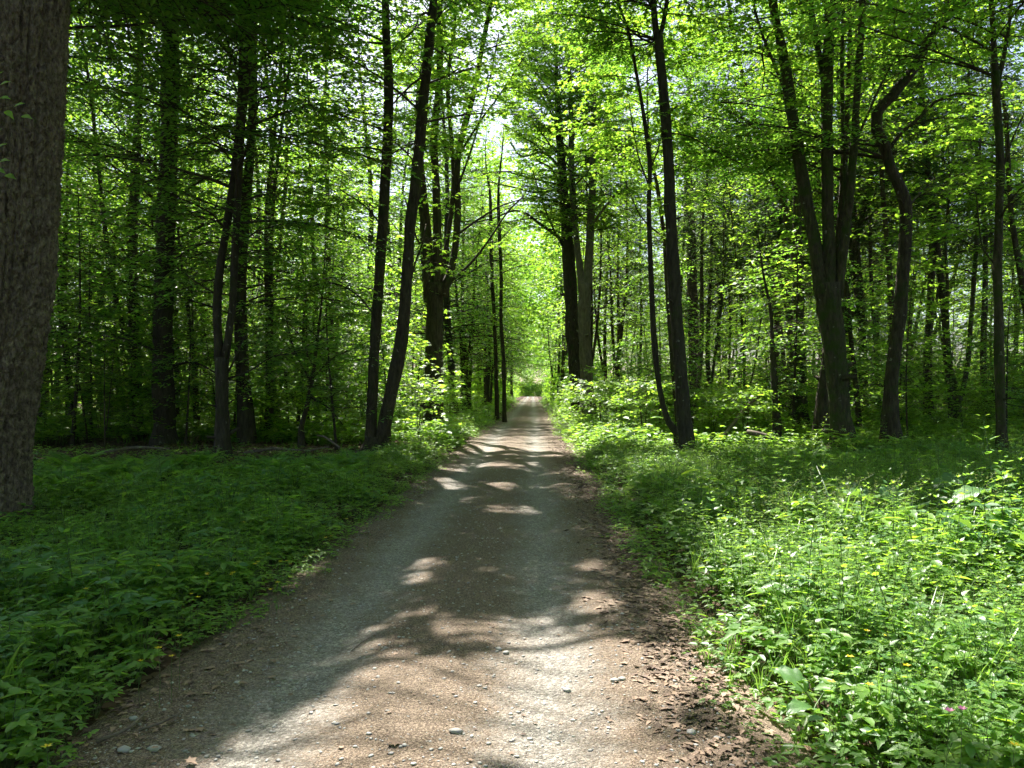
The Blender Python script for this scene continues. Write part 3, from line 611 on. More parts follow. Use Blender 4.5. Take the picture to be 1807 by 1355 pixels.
# trees just beside the view whose branches hang into it
for (x, y, lab, lf, tp, top, L, h0) in [(-9.6, 13.0, 'beech overhanging the shaded herbs from beside the scaly conifer', 'leaf_beech', OVATE, 20, 7.0, 8.6), (10.4, 13.6, 'leafy maple overhanging the herbs from beyond the right edge', 'leaf', OVATE, 20, 6.0, 11.5),
                                        (-12.0, 17.0, 'beech standing behind the scaly conifer and spreading over the herbs', 'leaf_beech', OVATE, 21, 7.0, 8), (-7.4, 9.0, 'tree beside the near left verge with branches high above it', 'leaf_beech', OVATE, 19, 6.8, 7.5), (8.4, 9.5, 'tree beside the near right verge with branches high above it', 'leaf', OVATE, 18, 7.0, 7.5)]:
    BT('overhanging_tree', lab, y, [wp(x, z, y, .42 - .012 * z) for z in (0.05, 1, 2.5, 4.5, 7, 10)], mat='bark_beech', leaf=lf, tpl=tp, lsize=.12, top=top, h0=h0, nb=(70 if x < 0 else 56), Lmax=L, leaf_step=.06)
# extra boughs added to cast shade on verge and path ground left too sunny
DONE = set(); NB = {}
for rnd in range(7):
    C = np.concatenate(COVER); gx = C[:, 0] - SUN[0] / SUN[2] * C[:, 2]; gy = C[:, 1] - SUN[1] / SUN[2] * C[:, 2]
    cell = .4; nx, ny = 46, 44; x0, y0 = -9.4, 2.2
    H, _, _ = np.histogram2d(gx, gy, [nx, ny], [[x0, x0 + nx * cell], [y0, y0 + ny * cell]], weights=.5 * C[:, 3] ** 2 * .62 / cell ** 2)
    X, Y = np.meshgrid(x0 + cell * (np.arange(nx) + .5), y0 + cell * (np.arange(ny) + .5), indexing='ij')
    need = (H < np.where(Y < 11, 1.9, 1.5)) & ~open_sky(X.ravel(), Y.ravel()).reshape(X.shape) & (np.abs(X) < .72 * Y + 1)
    ids = np.argwhere(need); ids = ids[~((X[ids[:, 0], 0] > -2) & (X[ids[:, 0], 0] < .9) & (Y[0, ids[:, 1]] < 3.2))]; print('uncovered cells', len(ids), 'of', nx * ny)
    if len(ids) < 8: break
    take = ids[rng.choice(len(ids), min(len(ids), 200), replace=False)]
    by = {}
    for i, j in take:
        g = np.array([X[i, j], Y[i, j]])
        best = None
        for z in (8, 9.5, 11, 13, 15, 17, 19):
            t = g + SUN[:2] / SUN[2] * z
            low_ok = z < 1.6 + .53 * t[1] + (1.5 if t[0] > 0 else .5 if t[0] > -4 else -1.0)
            for nm, (SP, SR) in CARRY.items():
                over = nm.startswith('overhanging')
                if not over and (nm[:4] not in ('mapl', 'croo') or SP[0, 1] > 27 or z > 13): continue
                if over and low_ok: continue
                dv = t - SP[len(SP) // 2, :2]; L = np.linalg.norm(dv)
                if not over and (not 1.6 < L < 5.5 or NB.get(nm, 0) > 6): continue
                if best is None or L < best[0]: best = (L, nm, z, math.atan2(dv[1], dv[0]), tuple(np.round(np.append(t, z) / 1.0)))
        if best and best[0] < 13 and best[4] not in DONE: DONE.add(best[4]); NB[best[1]] = NB.get(best[1], 0) + 1; by.setdefault(best[1], []).append(best)
    for nm, bs in by.items():
        SP, SR = CARRY[nm]; L = np.array([max(b[0], 1.0) * 1.12 for b in bs]); zz = np.array([b[2] for b in bs]) - L * .12
        zz = np.clip(zz, 4.5, SP[-1, 2] - .5); k = np.clip(np.searchsorted(SP[:, 2], zz), 0, len(SP) - 1)
        pr, c = crown(SP[k], np.array([b[3] for b in bs]), np.full(len(bs), .30), L, np.minimum(SR[k] * .5, .0055 * L + .008), .12, OVATE, 8, .24, .055, .18); NLEAF[0] += c
        mk('bough', pr, [M['leaf_beech'], M['twig']], bpy.data.objects[nm], bpy.data.objects[nm].location)  # added bough, aimed so its shadow covers the open ground
print('unique leaves', NLEAF[0])

# ------------------------------------------------------------------ deeper forest: a few kinds, copied tree by tree
def local_tree(name, H, r0, lean, h0, nb, Lmax, mat, leaf, lsize, tpl, sub=4, twin=0, elev=.45, dead=0, leaf_step=.14, twig_step=.32, droop=.3, deadmat='dead_twig'):
    root = empty(name, (0, 0, 0)); z = np.linspace(-.15, H, 14)
    ph = rng.uniform(0, 6)
    def axis(l, s): return np.stack([l * np.clip(z / H, 0, 1) ** 1.3 * H * .5 + s * .12 * np.sin(z * .55 + ph), s * .12 * np.cos(z * .48 + ph) + 0 * z, z], -1)
    R = r0 * (1 - .93 * np.clip(z / H, 0, 1)); R[0] *= 1.45
    P, R2 = resample(axis(lean, 1), R, .45)
    mk('trunk', [tube(P, R2, 9, .10, rng.integers(99))], M[mat], root, (0, 0, 0), True)
    cs = [(P, R2)]
    for k in range(twin):
        zs = rng.uniform(.08, .22) * H; i0 = int(np.argmax(P[:, 2] > zs)); q = P[i0:].copy(); a = rng.uniform(0, 6.28)
        w = ((q[:, 2] - zs) / (H - zs)) ** .7 * H * rng.uniform(.08, .16); q[:, 0] += np.cos(a) * w; q[:, 1] += np.sin(a) * w
        mk('stem', [tube(q, R2[i0:] * .75, 8, .1, rng.integers(99))], M[mat], root, (0, 0, 0), True); cs.append((q, R2[i0:] * .75))
    parts = []
    for (q, qr) in cs:
        n = int(1.35 * nb) // len(cs); st, sr, zz = stem_starts(q, qr, max(h0, q[0, 2] + .3), q[-1, 2], n); f = (zz - h0) / (H - h0)
        Ls = Lmax * (np.sqrt(np.clip(1 - f, .02, 1)) * .8 + .22) * rng.uniform(.6, 1.15, n)
        pr, c = crown(st, np.arange(n) * 2.4 + rng.normal(0, .4, n), rng.normal(elev, .18, n), Ls, np.minimum(sr * .4, .0065 * Ls + .004), lsize, tpl, sub, twig_step, leaf_step, droop, cull=False)
        parts += pr
    mk('crown', parts, [M[leaf], M['twig']], root)
    if dead:
        st, sr, zz = stem_starts(P, R2, 1.2, h0 + 2, dead)
        pr, c = crown(st, np.arange(dead) * 2.4, rng.normal(-.05, .2, dead), rng.uniform(.8, 2.2, dead), np.full(dead, .012), .1, NEEDLE, 4, .28, 1, .35, cull=False, bare=1.0, mats=(0, 0))
        mk('dead_twigs', pr, [M[deadmat]], root)
    return root

def copy_tree(src):
    r = src.copy(); COL.objects.link(r)
    for ch in src.children:
        c = ch.copy(); COL.objects.link(c); c.parent = r
    return r

KINDS = {
    'maple': [local_tree('background_maple', 19, .17, .05, 5.5, 54, 4.0, 'bark', 'leaf', .19, OVATE, 4, 0), local_tree('background_maple', 17, .13, -.08, 4.5, 54, 3.6, 'bark', 'leaf', .18, OVATE, 4, 1), local_tree('background_maple', 21, .20, .03, 7, 60, 4.4, 'bark_moss', 'leaf', .19, OVATE, 4, 2)],
    'beech': [local_tree('background_beech', 20, .20, .02, 3.5, 64, 4.6, 'bark_beech', 'leaf_beech', .17, OVATE, 4, 0, .25), local_tree('background_beech', 16, .12, .06, 2.5, 58, 3.8, 'bark_beech', 'leaf', .17, OVATE, 4, 0, .2)],
    'slim': [local_tree('background_slim_tree', 14, .075, .10, 4, 36, 2.5, 'bark', 'leaf', .16, OVATE, 3, 0), local_tree('background_slim_tree', 12, .06, -.12, 3, 34, 2.3, 'bark_moss', 'leaf_young', .15, OVATE, 3, 1)],
    'spruce': [local_tree('background_spruce', 22, .17, .01, 9, 90, 2.6, 'bark_spruce', 'needle', .26, BLADE, 4, 0, -.15, 60, .07, .22), local_tree('background_spruce', 19, .13, .015, 7.5, 80, 2.3, 'bark_spruce', 'needle', .26, BLADE, 4, 0, -.2, 56, .07, .22)],
    'sapling': [local_tree('understory_sapling', 4.8, .03, .15, .9, 20, 1.8, 'bark', 'leaf_young', .13, MAPLE, 3, 0, .25, leaf_step=.07, twig_step=.22), local_tree('understory_sapling', 3.2, .022, -.2, .6, 16, 1.4, 'bark', 'leaf', .12, MAPLE, 3, 1, .3, leaf_step=.065, twig_step=.22), local_tree('understory_sapling', 6.5, .042, .1, 1.3, 26, 2.3, 'bark_beech', 'leaf_beech', .12, OVATE, 4, 0, .1, leaf_step=.06, twig_step=.22)],
    'shrub': [local_tree('leafy_shrub', 1.7, .016, .2, .15, 16, 1.1, 'bark', 'leaf_young', .11, MAPLE, 3, 2, .5, leaf_step=.06, twig_step=.2), local_tree('leafy_shrub', 1.3, .014, -.25, .12, 14, 1.0, 'bark', 'leaf', .105, OVATE, 3, 2, .5, leaf_step=.06, twig_step=.2)],
}
USED = {k: [False] * len(v) for k, v in KINDS.items()}
def place(kind, x, y, s, label, group, cat='tree', i=None):
    i = int(rng.integers(len(KINDS[kind]))) if i is None else i
    o = KINDS[kind][i] if not USED[kind][i] else copy_tree(KINDS[kind][i]); USED[kind][i] = True
    o.location = (x, y, float(gz(x, y))); o.rotation_euler = (rng.normal(0, .03), rng.normal(0, .03), rng.uniform(0, 6.28)); o.scale = (s * rng.uniform(.9, 1.1),) * 2 + (s,)
    tag(o, label, cat, group); return o

TAKEN = [(o.location.x, o.location.y) for o in COL.objects if o.type == 'EMPTY' and o.get('label')]
def free(x, y, r):
    return all((x - a) ** 2 + (y - b) ** 2 > r * r for a, b in TAKEN)
WORD = {'maple': 'leafy maple', 'beech': 'dark beech', 'slim': 'slender young tree', 'spruce': 'dead-twigged spruce'}
cnt = 0
for (ya, yb, n, rmin, band) in [(21, 34, 42, 2.0, 'among the nearer background trees'), (34, 52, 62, 2.2, 'in the middle distance'), (52, 80, 62, 2.6, 'far back in the wood'), (80, 125, 46, 3.0, 'at the far end of the path')]:
    tries = 0; k = 0
    while k < n and tries < 6000:
        tries += 1
        y = rng.uniform(ya, yb); hw = .70 * y + 4 if yb < 70 else (.45 * y if ya < 80 else .22 * y)
        x = rng.uniform(-hw, hw)
        if abs(x - PATH_C) < (2.6 if y < 80 else 2.2) or not free(x, y, rmin): continue
        side = 'left of the path' if x < PATH_C else 'right of the path'
        if y > 118 : pass
        r = rng.random()
        if abs(x - PATH_C) < 7 and y < 44: continue
        if -13 < x < -4 and 30 < y < 42 and rng.random() < .6: continue
        if y < 24.5 and (abs(x) > 12 or rng.random() < .7): continue
        if x > 7 and x < 18 and y < 60: kind = 'spruce' if r < .50 else ('slim' if r < .78 else 'maple')
        elif x > 0 and y < 31: kind = 'slim'
        elif x > 0: kind = 'slim' if r < .3 else ('spruce' if r < .42 else 'maple')
        else: kind = 'beech' if r < .45 else ('slim' if r < .65 else 'maple')
        lab = f'{WORD[kind]} {side} {band}'
        place(kind, x, y, rng.uniform(.82, 1.15), lab, f'{WORD[kind]}s {band} {side}')
        TAKEN.append((x, y)); k += 1; cnt += 1
# the end of the long path: trees standing across it where it bends away
for x in (-7.5, 6.0): place('beech', x, 238 + rng.uniform(-3, 3), 1.0, 'tree closing the view where the long straight path ends', 'trees closing the end of the path')
for (x, y) in [(3.1, 41.5), (-4.3, 41), (-5.8, 44), (-8.0, 40), (5.0, 44.5), (4.8, 51), (-3.4, 57), (-6.2, 50), (3.6, 47), (-3.9, 49), (2.9, 53), (-4.4, 55), (3.1, 59), (-3.7, 63), (2.8, 68), (-4.0, 72), (2.9, 78), (-3.8, 84)]:
    if free(x, y, 1.2): place('maple' if x > 0 else 'beech', x, y, 1.12, 'tree at the very edge of the path, its crown closing over it', 'trees along the path edge whose crowns close over it', i=None); TAKEN.append((x, y))
for (kind, lst) in {'sapling': [(20.5, 30, 44, .66), (30, 62, 84, .6)], 'shrub': [(21, 30, 30, .66), (30, 62, 76, .58)]}.items():
    for (ya, yb, n, hwf) in lst:
        k = tries = 0
        while k < n and tries < 3000:
            tries += 1; y = rng.uniform(ya, yb); x = rng.uniform(-hwf * y - 1, hwf * y + 1)
            if abs(x - PATH_C) < (3.4 if kind == 'sapling' else 2.6) or not free(x, y, .8): continue
            if -11 < x < -4 and y < 23 and kind == 'shrub': continue
            side = 'left of the path' if x < PATH_C else 'right of the path'; band = 'in front of the background trunks' if ya < 20 else 'deep between the background trunks'
            nm = 'thin leafy sapling' if kind == 'sapling' else 'low leafy bush'
            place(kind, x, y, rng.uniform(.75, 1.25), f'{nm} {band}, {side}', f'{nm}s {band} {side}', 'sapling' if kind == 'sapling' else 'bush')
            TAKEN.append((x, y)); k += 1
for (x, y) in [(-12.9, 21.5), (-11, 25.5), (-14.2, 24), (-9.6, 30), (-15.6, 28.6)]:
    place('sapling', x, y, rng.uniform(1.0, 1.4), 'drooping young beech with layered sprays in the dim wood beyond the left herbs', 'young beeches beyond the left herbs', 'sapling', i=2)
# trees beside and behind the camera, which shut the sky out as the wood round the path does
for (x, y) in [(-11, 1), (-5.5, -5), (-10, -8), (-3.6, -11), (3.2, -7), (6, -3), (11, -6), (8, -12), (13, 2), (16, 8), (-15, 6), (-17, -2), (0, -19), (-8, -17), (6, -19), (14, -14), (18, -4), (-17, 13), (19, 14)]:
    place('maple' if (x * 7) % 2 < 1 else 'beech', x, y, 1.05, 'tree of the wood beside and behind the viewer', 'trees beside and behind the viewer')
def belt(name, spots, n, hmax, size, mats, low=.0):
    """the wood too far off to tell its trees apart: clumps of leaves from the ground to the tree tops"""
    k = len(spots); r = rng.uniform(1.4, 3.4, k); c = np.concatenate([spots, rng.uniform(low, 1, (k, 1)) ** .9 * hmax], 1)
    b = np.repeat(np.arange(k), n); u = nrm(rng.normal(0, 1, (k * n, 3))) * (rng.random((k * n, 1)) ** .5) * r[b][:, None] * [1, 1, .55]
    P = c[b] + u; P[:, 2] = np.maximum(P[:, 2], .1)
    d = np.abs(P[:, 0] - PATH_C); P = P[~((d < 2.3 + .004 * P[:, 1]) & (P[:, 2] < 5) & (P[:, 1] < 232))]; m = len(P)
    a = rng.uniform(0, 6.28, m); D = np.stack([np.cos(a), np.sin(a), rng.normal(-.15, .3, m)], -1)
    o = mk(name, [leaves(OVATE, P, D, np.stack([rng.normal(0, 1, m), rng.normal(0, 1, m), .6 * np.ones(m)], -1), size * rng.uniform(.6, 1.3, m))], [M[mats]]); tag(o, kind='stuff')
y = rng.uniform(62, 150, 1500); x = rng.uniform(-.80, .80, 1500) * y; lowb = np.stack([rng.uniform(-.8, .8, 500) * 75, rng.uniform(66, 100, 500)], -1); endb = np.stack([rng.uniform(-10, 10, 90), rng.uniform(234, 252, 90)], -1); ye = rng.uniform(64, 235, 420); lane = np.stack([rng.normal(0, .04, 420) * ye, ye], -1)
belt('distant_wood', np.concatenate([np.stack([x, y], -1), endb, endb]), 105, 27, .45, 'leaf')
belt('distant_lane_foliage', np.concatenate([lane, endb]), 110, 22, .42, 'leaf_beech')
belt('distant_undergrowth', np.concatenate([lowb, endb, lane[:260]]), 90, 3.5, .40, 'leaf')
a = rng.uniform(0, 6.28, 700); rr = rng.uniform(34, 48, 700); sp = np.stack([rr * np.cos(a), rr * np.sin(a)], -1); sp = sp[(sp[:, 1] < np.abs(sp[:, 0]) * 1.15)]
belt('surrounding_wood', sp, 60, 20, .42, 'leaf')
for k, v in KINDS.items():
    for i, o in enumerate(v):
        if not USED[k][i]:
            for c in list(o.children): bpy.data.objects.remove(c)
            bpy.data.objects.remove(o)
print('background trees', cnt)

# ------------------------------------------------------------------ ground plants
def stamp(tpl, X, Y, Z, yaw, sc, tilt=.12):
    n = len(X)
    if n == 0: return []
    c, s = np.cos(yaw), np.sin(yaw)
    tx, ty = rng.normal(0, tilt, n), rng.normal(0, tilt, n)
    out = []
    for V, Q, T, m in tpl:
        W = np.empty((n, len(V), 3)); vx, vy, vz = V[:, 0][None], V[:, 1][None], V[:, 2][None]
        W[..., 0] = (vx * c[:, None] - vy * s[:, None] + vz * tx[:, None]) * sc[:, None] + X[:, None]
        W[..., 1] = (vx * s[:, None] + vy * c[:, None] + vz * ty[:, None]) * sc[:, None] + Y[:, None]
        W[..., 2] = vz * sc[:, None] + Z[:, None]
        off = (np.arange(n) * len(V))[:, None, None]
        out.append(part(W.reshape(-1, 3), None if Q is None else (Q[None] + off).reshape(-1, 4), None if T is None else (T[None] + off).reshape(-1, 3), m))
    return out
def join(parts):
    """merge parts of the same slot so that a template is short."""
    by = {}
    for p in parts: by.setdefault(p[3], []).append(p)
    out = []
    for m, ps in by.items():
        V, Q, T, off = [], [], [], 0
        for v, q, t, _ in ps:
            V.append(v)
            if q is not None and len(q): Q.append(q + off)
            if t is not None and len(t): T.append(t + off)
            off += len(v)
        out.append((np.concatenate(V), np.concatenate(Q) if Q else None, np.concatenate(T) if T else None, m))
    return out
def arr(*a): return np.array(a, float)

def nettle(h=.5, big=.085, tpl=NETTLE):
    """upright stalk with crossed leaf pairs; slot 0 leaf, slot 1 stalk"""
    lean = rng.normal(0, .08, 2); n = 7; z = np.linspace(0, h, n); P = np.stack([lean[0] * z / h * z, lean[1] * z / h * z, z], -1)
    parts = [tube(P, .0028 * (1 - .5 * z / h), 4, m=1)]
    lv = int(h / .065); pp, dd, nn, ss = [], [], [], []
    for i in range(lv):
        t = .22 + .78 * i / (lv - 1); c = P[0] * (1 - t) + P[-1] * t; c[2] = h * t; a0 = i * PI / 2 + rng.normal(0, .2); sz = big * (1.05 - .75 * max(0, t - .35) / .65) * rng.uniform(.8, 1.15)
        for s in (0, PI):
            a = a0 + s; d = arr(math.cos(a), math.sin(a), rng.normal(.05 if t < .8 else .5, .18)); pp.append(c + d * .012); dd.append(d); nn.append(arr(rng.normal(0, .15), rng.normal(0, .15), 1)); ss.append(sz)
    parts.append(leaves(tpl, np.array(pp), np.array(dd), np.array(nn), np.array(ss), 0)); return join(parts)
def lowherb(nst=6, h=.2, size=.06, lobes=3, tpl=OVATE):
    parts = []; pp, dd, nn, ss = [], [], [], []
    for i in range(nst):
        a = i * 2.4 + rng.normal(0, .4); r = rng.uniform(.03, .16); hh = h * rng.uniform(.5, 1.1); e = arr(math.cos(a) * r, math.sin(a) * r, hh)
        parts.append(tube(np.array([[0, 0, 0], e * [.35, .35, .6], e]), [.0018, .0015, .0012], 3, m=1))
        for j in range(lobes):
            b = a + (j - (lobes - 1) / 2) * (1.05 if lobes > 1 else 0); pp.append(e); dd.append(arr(math.cos(b), math.sin(b), rng.normal(-.05, .15))); nn.append(arr(rng.normal(0, .2), rng.normal(0, .2), 1)); ss.append(size * rng.uniform(.7, 1.2))
    parts.append(leaves(tpl, np.array(pp), np.array(dd), np.array(nn), np.array(ss), 0)); return join(parts)
def cleavers(h=.55):
    P = np.array([[0, 0, 0], [rng.normal(0, .05), rng.normal(0, .05), h * .4], [rng.normal(0, .08), rng.normal(0, .08), h * .75], [rng.normal(0, .10), rng.normal(0, .10), h]]); P, R = resample(P, [.0018, .0015, .0013, .001], .05)
    parts = [tube(P, R, 3, m=1)]; pp, dd, nn, ss = [], [], [], []
    for i in range(1, len(P)):
        t = i / len(P); k = 6 if t < .85 else 8
        if rng.random() < .2 and t < .5: continue
        for j in range(k):
            a = j * 2 * PI / k + i * .5; pp.append(P[i]); dd.append(arr(math.cos(a), math.sin(a), .25 if t < .9 else .9)); nn.append(arr(-math.cos(a) * .3, -math.sin(a) * .3, 1)); ss.append(.040 * (1.1 - .5 * t) * rng.uniform(.8, 1.2))
    parts.append(leaves(BLADE, np.array(pp), np.array(dd), np.array(nn), np.array(ss), 0)); return join(parts)
def grass(nb=12, h=.4, w=.006):
    parts = []
    for i in range(nb):
        a = rng.uniform(0, 6.28); hh = h * rng.uniform(.5, 1.1); b = hh * rng.uniform(.15, .7); t = np.linspace(0, 1, 5); d = arr(math.cos(a), math.sin(a)); sd = arr(-d[1], d[0])
        r0 = rng.uniform(0, .03); x = r0 + b * t ** 2; z = hh * (t - .28 * (b / hh) * t ** 3)
        ww = w * (1 - t ** 2 * .96)
        L = np.stack([d[0] * x + sd[0] * ww, d[1] * x + sd[1] * ww, z], -1); Rr = np.stack([d[0] * x - sd[0] * ww, d[1] * x - sd[1] * ww, z + .001], -1)
        V = np.stack([L, Rr], 1).reshape(-1, 3); q = np.array([[2 * i, 2 * i + 1, 2 * i + 3, 2 * i + 2] for i in range(4)]); parts.append(part(V, q, None, 0))
    return join(parts)
def fern(nf=8, Lf=.75, pin=24):
    parts = []
    for i in range(nf):
        a = i * 2 * PI / nf + rng.normal(0, .25); L = Lf * rng.uniform(.75, 1.1); t = np.linspace(0, 1, 9); el = rng.uniform(.9, 1.2)
        x = L * (t * math.cos(el) + .38 * t ** 2); z = L * (t * math.sin(el) - .42 * t ** 2.2); P = np.stack([x * math.cos(a), x * math.sin(a), z], -1)
        parts.append(tube(P, .003 * (1 - .8 * t), 3, m=1))
        s = np.linspace(.16, .99, pin); f = s * 8; k = np.minimum(f.astype(int), 7); q = P[k] * (1 - (f - k))[:, None] + P[k + 1] * (f - k)[:, None]; tg = nrm(P[k + 1] - P[k])
        sd = np.tile([-math.sin(a), math.cos(a), 0], (pin, 1)); up = np.cross(tg, sd)
        ln = L * .24 * np.sin(PI * np.clip(s * .92 + .10, 0, 1)) ** .75 * (1.02 - s * .25)
        for sg in (1, -1):
            d = sd * sg + tg * .35 + rng.normal(0, .05, (pin, 3)); d[:, 2] -= .12
            parts.append(leaves(BLADE, q, d, up * -np.sign(up[:, 2:3] * -1), ln, 0))
    return join(parts)

T_nettle = [nettle(h, b) for h, b in ((.42, .070), (.5, .082), (.60, .092), (.36, .065))]
T_low = [lowherb(7, .20, .065, 3), lowherb(8, .16, .055, 3), lowherb(6, .26, .08, 3, NETTLE), lowherb(9, .10, .045, 1), lowherb(7, .22, .05, 5)]
T_clv = [cleavers(h) for h in (.5, .62, .42, .55)]
T_gr = [grass(12, .36), grass(9, .48), grass(14, .25, .004)]
T_fern = [fern(8, .8), fern(7, .62), fern(9, .7)]

def scatter(n, x0, x1, y0, y1, dens=None, power=1.0):
    """points with more of them near the camera"""
    y = y0 + (y1 - y0) * rng.random(n) ** power; x = rng.uniform(x0, x1, n)
    k = np.abs(x) < .72 * y + 1.5
    if dens is not None: k &= rng.random(n) < dens(x, y)
    return x[k], y[k]
def edgeL(x, y):   # ragged green edge
    e = -1.84 - .30 * np.exp(-((y - 4.2) / 1.2) ** 2) + .35 * sstep(16, 32, y) + .35 * (fbm(y * .9, y * 0 + 3) - .5) + .3 * (fbm(y * 4, y * 0) - .5)
    return x < e
def edgeR(x, y):
    e = .98 - .02 * np.clip(y - 4, 0, 8) + .4 * (fbm(y * .8, y * 0 + 8) - .5) + .3 * (fbm(y * 4, y * 0 + 5) - .5)
    return x > e
def cover(name, tpls, pts, sc, mats, tilt=.12):
    x, y = pts; parts = []; w = rng.integers(len(tpls), size=len(x))
    for i, t in enumerate(tpls):
        k = w == i; n = int(k.sum())
        xx, yy = x[k], y[k]; edge = np.clip(.35 + .85 * np.where(xx < PATH_C, -1.8 - xx, xx - .85), .35, 1) * (.30 + 1.35 * fbm(xx * 1.3 + 50, yy * 1.3 + 20)) * np.where((rng.random(n) < .07) & (yy > 5), 1.4, 1) * np.where((yy > 11.5) & (yy < 20), .74, 1)
        parts += stamp(t, xx, yy, gz(xx, yy) - .01, rng.uniform(0, 6.28, n), rng.uniform(sc[0], sc[1], n) * edge, tilt)
    o = mk(name, parts, [M[m] for m in mats]); tag(o, kind='stuff'); return o
def low_floor(x, y):   # bare brown floor under the beeches on the left
    return ((x > -13) & (x < -3.6) & (y > 15.5) & (y < 22.5))
L_ = lambda x, y: edgeL(x, y) & ~(low_floor(x, y) & (rng.random(len(x)) < .9))
clump = lambda x, y, s, t: fbm(x * s + 31, y * s + 4) > t
# left verge: low and mid-high herbs in shade
cover('herb_cover', T_low, scatter(16000, -12, -1.6, 2.2, 19, lambda x, y: L_(x, y), 1.35), (.7, 1.35), ('herb', 'stalk'))
cover('nettle_cover', T_nettle, scatter(6000, -12, -2.2, 2.4, 19, lambda x, y: L_(x, y) & (x < -2.35) & clump(x, y, .5, .44), 1.35), (.5, .95), ('nettle', 'stalk'))
cover('grass', T_gr, scatter(6500, -12, -1.7, 2.2, 24, lambda x, y: L_(x, y) & clump(x, y, .7, .45), 1.3), (.5, 1.0), ('grass', 'grass'))
# right verge: taller cleavers, nettles, grass
cover('cleavers_cover', T_clv, scatter(7500, 1.0, 10, 3.0, 14, lambda x, y: edgeR(x, y) & (x > 1.45) & clump(x, y, .6, .38), 1.25), (.7, 1.15), ('herb', 'stalk'), .2)
cover('nettle_cover', T_nettle, scatter(9000, 1.0, 13, 3.1, 19, lambda x, y: edgeR(x, y) & (x > 1.35) & clump(x + 9, y, .55, .40), 1.3), (.55, 1.25), ('nettle', 'stalk'))
cover('herb_cover', T_low, scatter(11000, .8, 14, 2.8, 20, lambda x, y: edgeR(x, y), 1.35), (.8, 1.7), ('herb', 'stalk'))
cover('broad_herb_cover', [lowherb(6, .28, .075, 1), lowherb(5, .24, .07, 3), lowherb(7, .34, .06, 5)], scatter(5200, -12, 12, 3.3, 19, lambda x, y: (edgeR(x - .2, y) | L_(x + .25, y)) & clump(x + 3, y + 40, .9, .52), 1.25), (.7, 1.5), ('herb_blue', 'stalk'))
cover('grass', T_gr, scatter(5000, 1.0, 13, 3.1, 20, lambda x, y: edgeR(x, y) & clump(x, y + 7, .7, .42), 1.2), (.7, 1.3), ('grass', 'grass'))
# farther verges and forest floor
far_ok = lambda x, y: (edgeL(x + .25, y) | edgeR(x - .1, y)) & ~low_floor(x, y)
cover('herb_cover', [lowherb(7, .3, .11, 3), lowherb(7, .38, .12, 3)], scatter(11000, -26, 26, 18, 42, far_ok, 1.0), (.8, 1.5), ('herb', 'stalk'))
cover('herb_cover', [nettle(.6, .13, OVATE), nettle(.5, .13, OVATE)], scatter(9000, -18, 18, 18, 45, lambda x, y: far_ok(x, y) & clump(x, y, .3, .42), 1.0), (.8, 1.3), ('herb', 'stalk'))
cover('herb_cover', [lowherb(7, .5, .2, 3), nettle(.7, .2, OVATE)], scatter(5000, -22, 22, 42, 120, lambda x, y: far_ok(x, y) & (np.abs(x) < .3 * y + 4), 1.2), (.8, 1.5), ('herb', 'stalk'))

# ------------------------------------------------------------------ ferns, docks, tall grasses, flowers: each one a thing
def thing_mesh(name, tpl, mats, names=None):
    """a plant as an Empty with its leaves and stalks as parts"""
    root = empty(name, (0, 0, 0))
    for p in tpl: mk(names[p[3]] if names else ('leaves', 'stalk')[p[3]], [(p[0], p[1], p[2], 0)], [M[mats[p[3]]]], root)
    return root
def put(src, first, x, y, s, label, group, cat, dz=0.0, yaw=None):
    o = src if first else copy_tree(src)
    o.location = (x, y, float(gz(x, y)) + dz); o.rotation_euler = (0, 0, rng.uniform(0, 6.28) if yaw is None else yaw); o.scale = (s, s, s); tag(o, label, cat, group); return o
FR = [thing_mesh('fern', t, ('fern', 'stalk'), ('fronds', 'stems')) for t in T_fern]
fi = 0
def fern_at(px, py, d, s, label, group):
    global fi
    q = at(px, py, d); put(FR[fi % 3], fi < 3, q[0], d, s, label, group, 'fern'); fi += 1
for (px, d) in [(150, 12.5), (190, 13.2), (240, 13.8), (265, 12.8), (300, 14.4), (130, 14.2), (215, 11.8), (330, 13.2), (350, 14.8), (95, 11.0), (60, 12.0)]: fern_at(px, 830, d, rng.uniform(1.15, 1.6), 'arching fern in the shaded clump between the scaly conifer and the twin-stemmed tree', 'shaded ferns beside the scaly conifer')
for (px, d) in [(470, 14.5), (500, 13.8), (540, 14.8), (575, 14.0), (600, 13.4), (440, 13.5), (620, 14.8)]: fern_at(px, 830, d, rng.uniform(1.0, 1.3), 'fern in the shaded patch between the twin-stemmed tree and the path', 'shaded ferns near the path')
for (px, d) in [(1430, 16.2), (1480, 16.8), (1520, 15.9), (1560, 16.6), (1610, 17.2), (1660, 16.4), (1330, 17.5), (1390, 17.0), (1700, 17.4)]: fern_at(px, 800, d, rng.uniform(.9, 1.2), 'fern at the foot of the many-stemmed maple and the crooked tree', 'ferns round the right-hand trunks')
for (px, d) in [(700, 26), (720, 30), (745, 24), (800, 27), (820, 31), (850, 34), (790, 23), (690, 23)]: fern_at(px, 760, d, rng.uniform(.9, 1.3), 'sunlit fern on the left verge round the foot of the fan-stemmed tree', 'sunlit ferns on the left verge')
for (px, d) in [(1300, 26), (1330, 27), (1270, 25), (1090, 26), (1060, 29), (1130, 24), (1240, 28), (1160, 23), (1050, 34)]: fern_at(px, 760, d, rng.uniform(.9, 1.3), 'sunlit fern on the right verge before the dark conifers', 'sunlit ferns on the right verge')

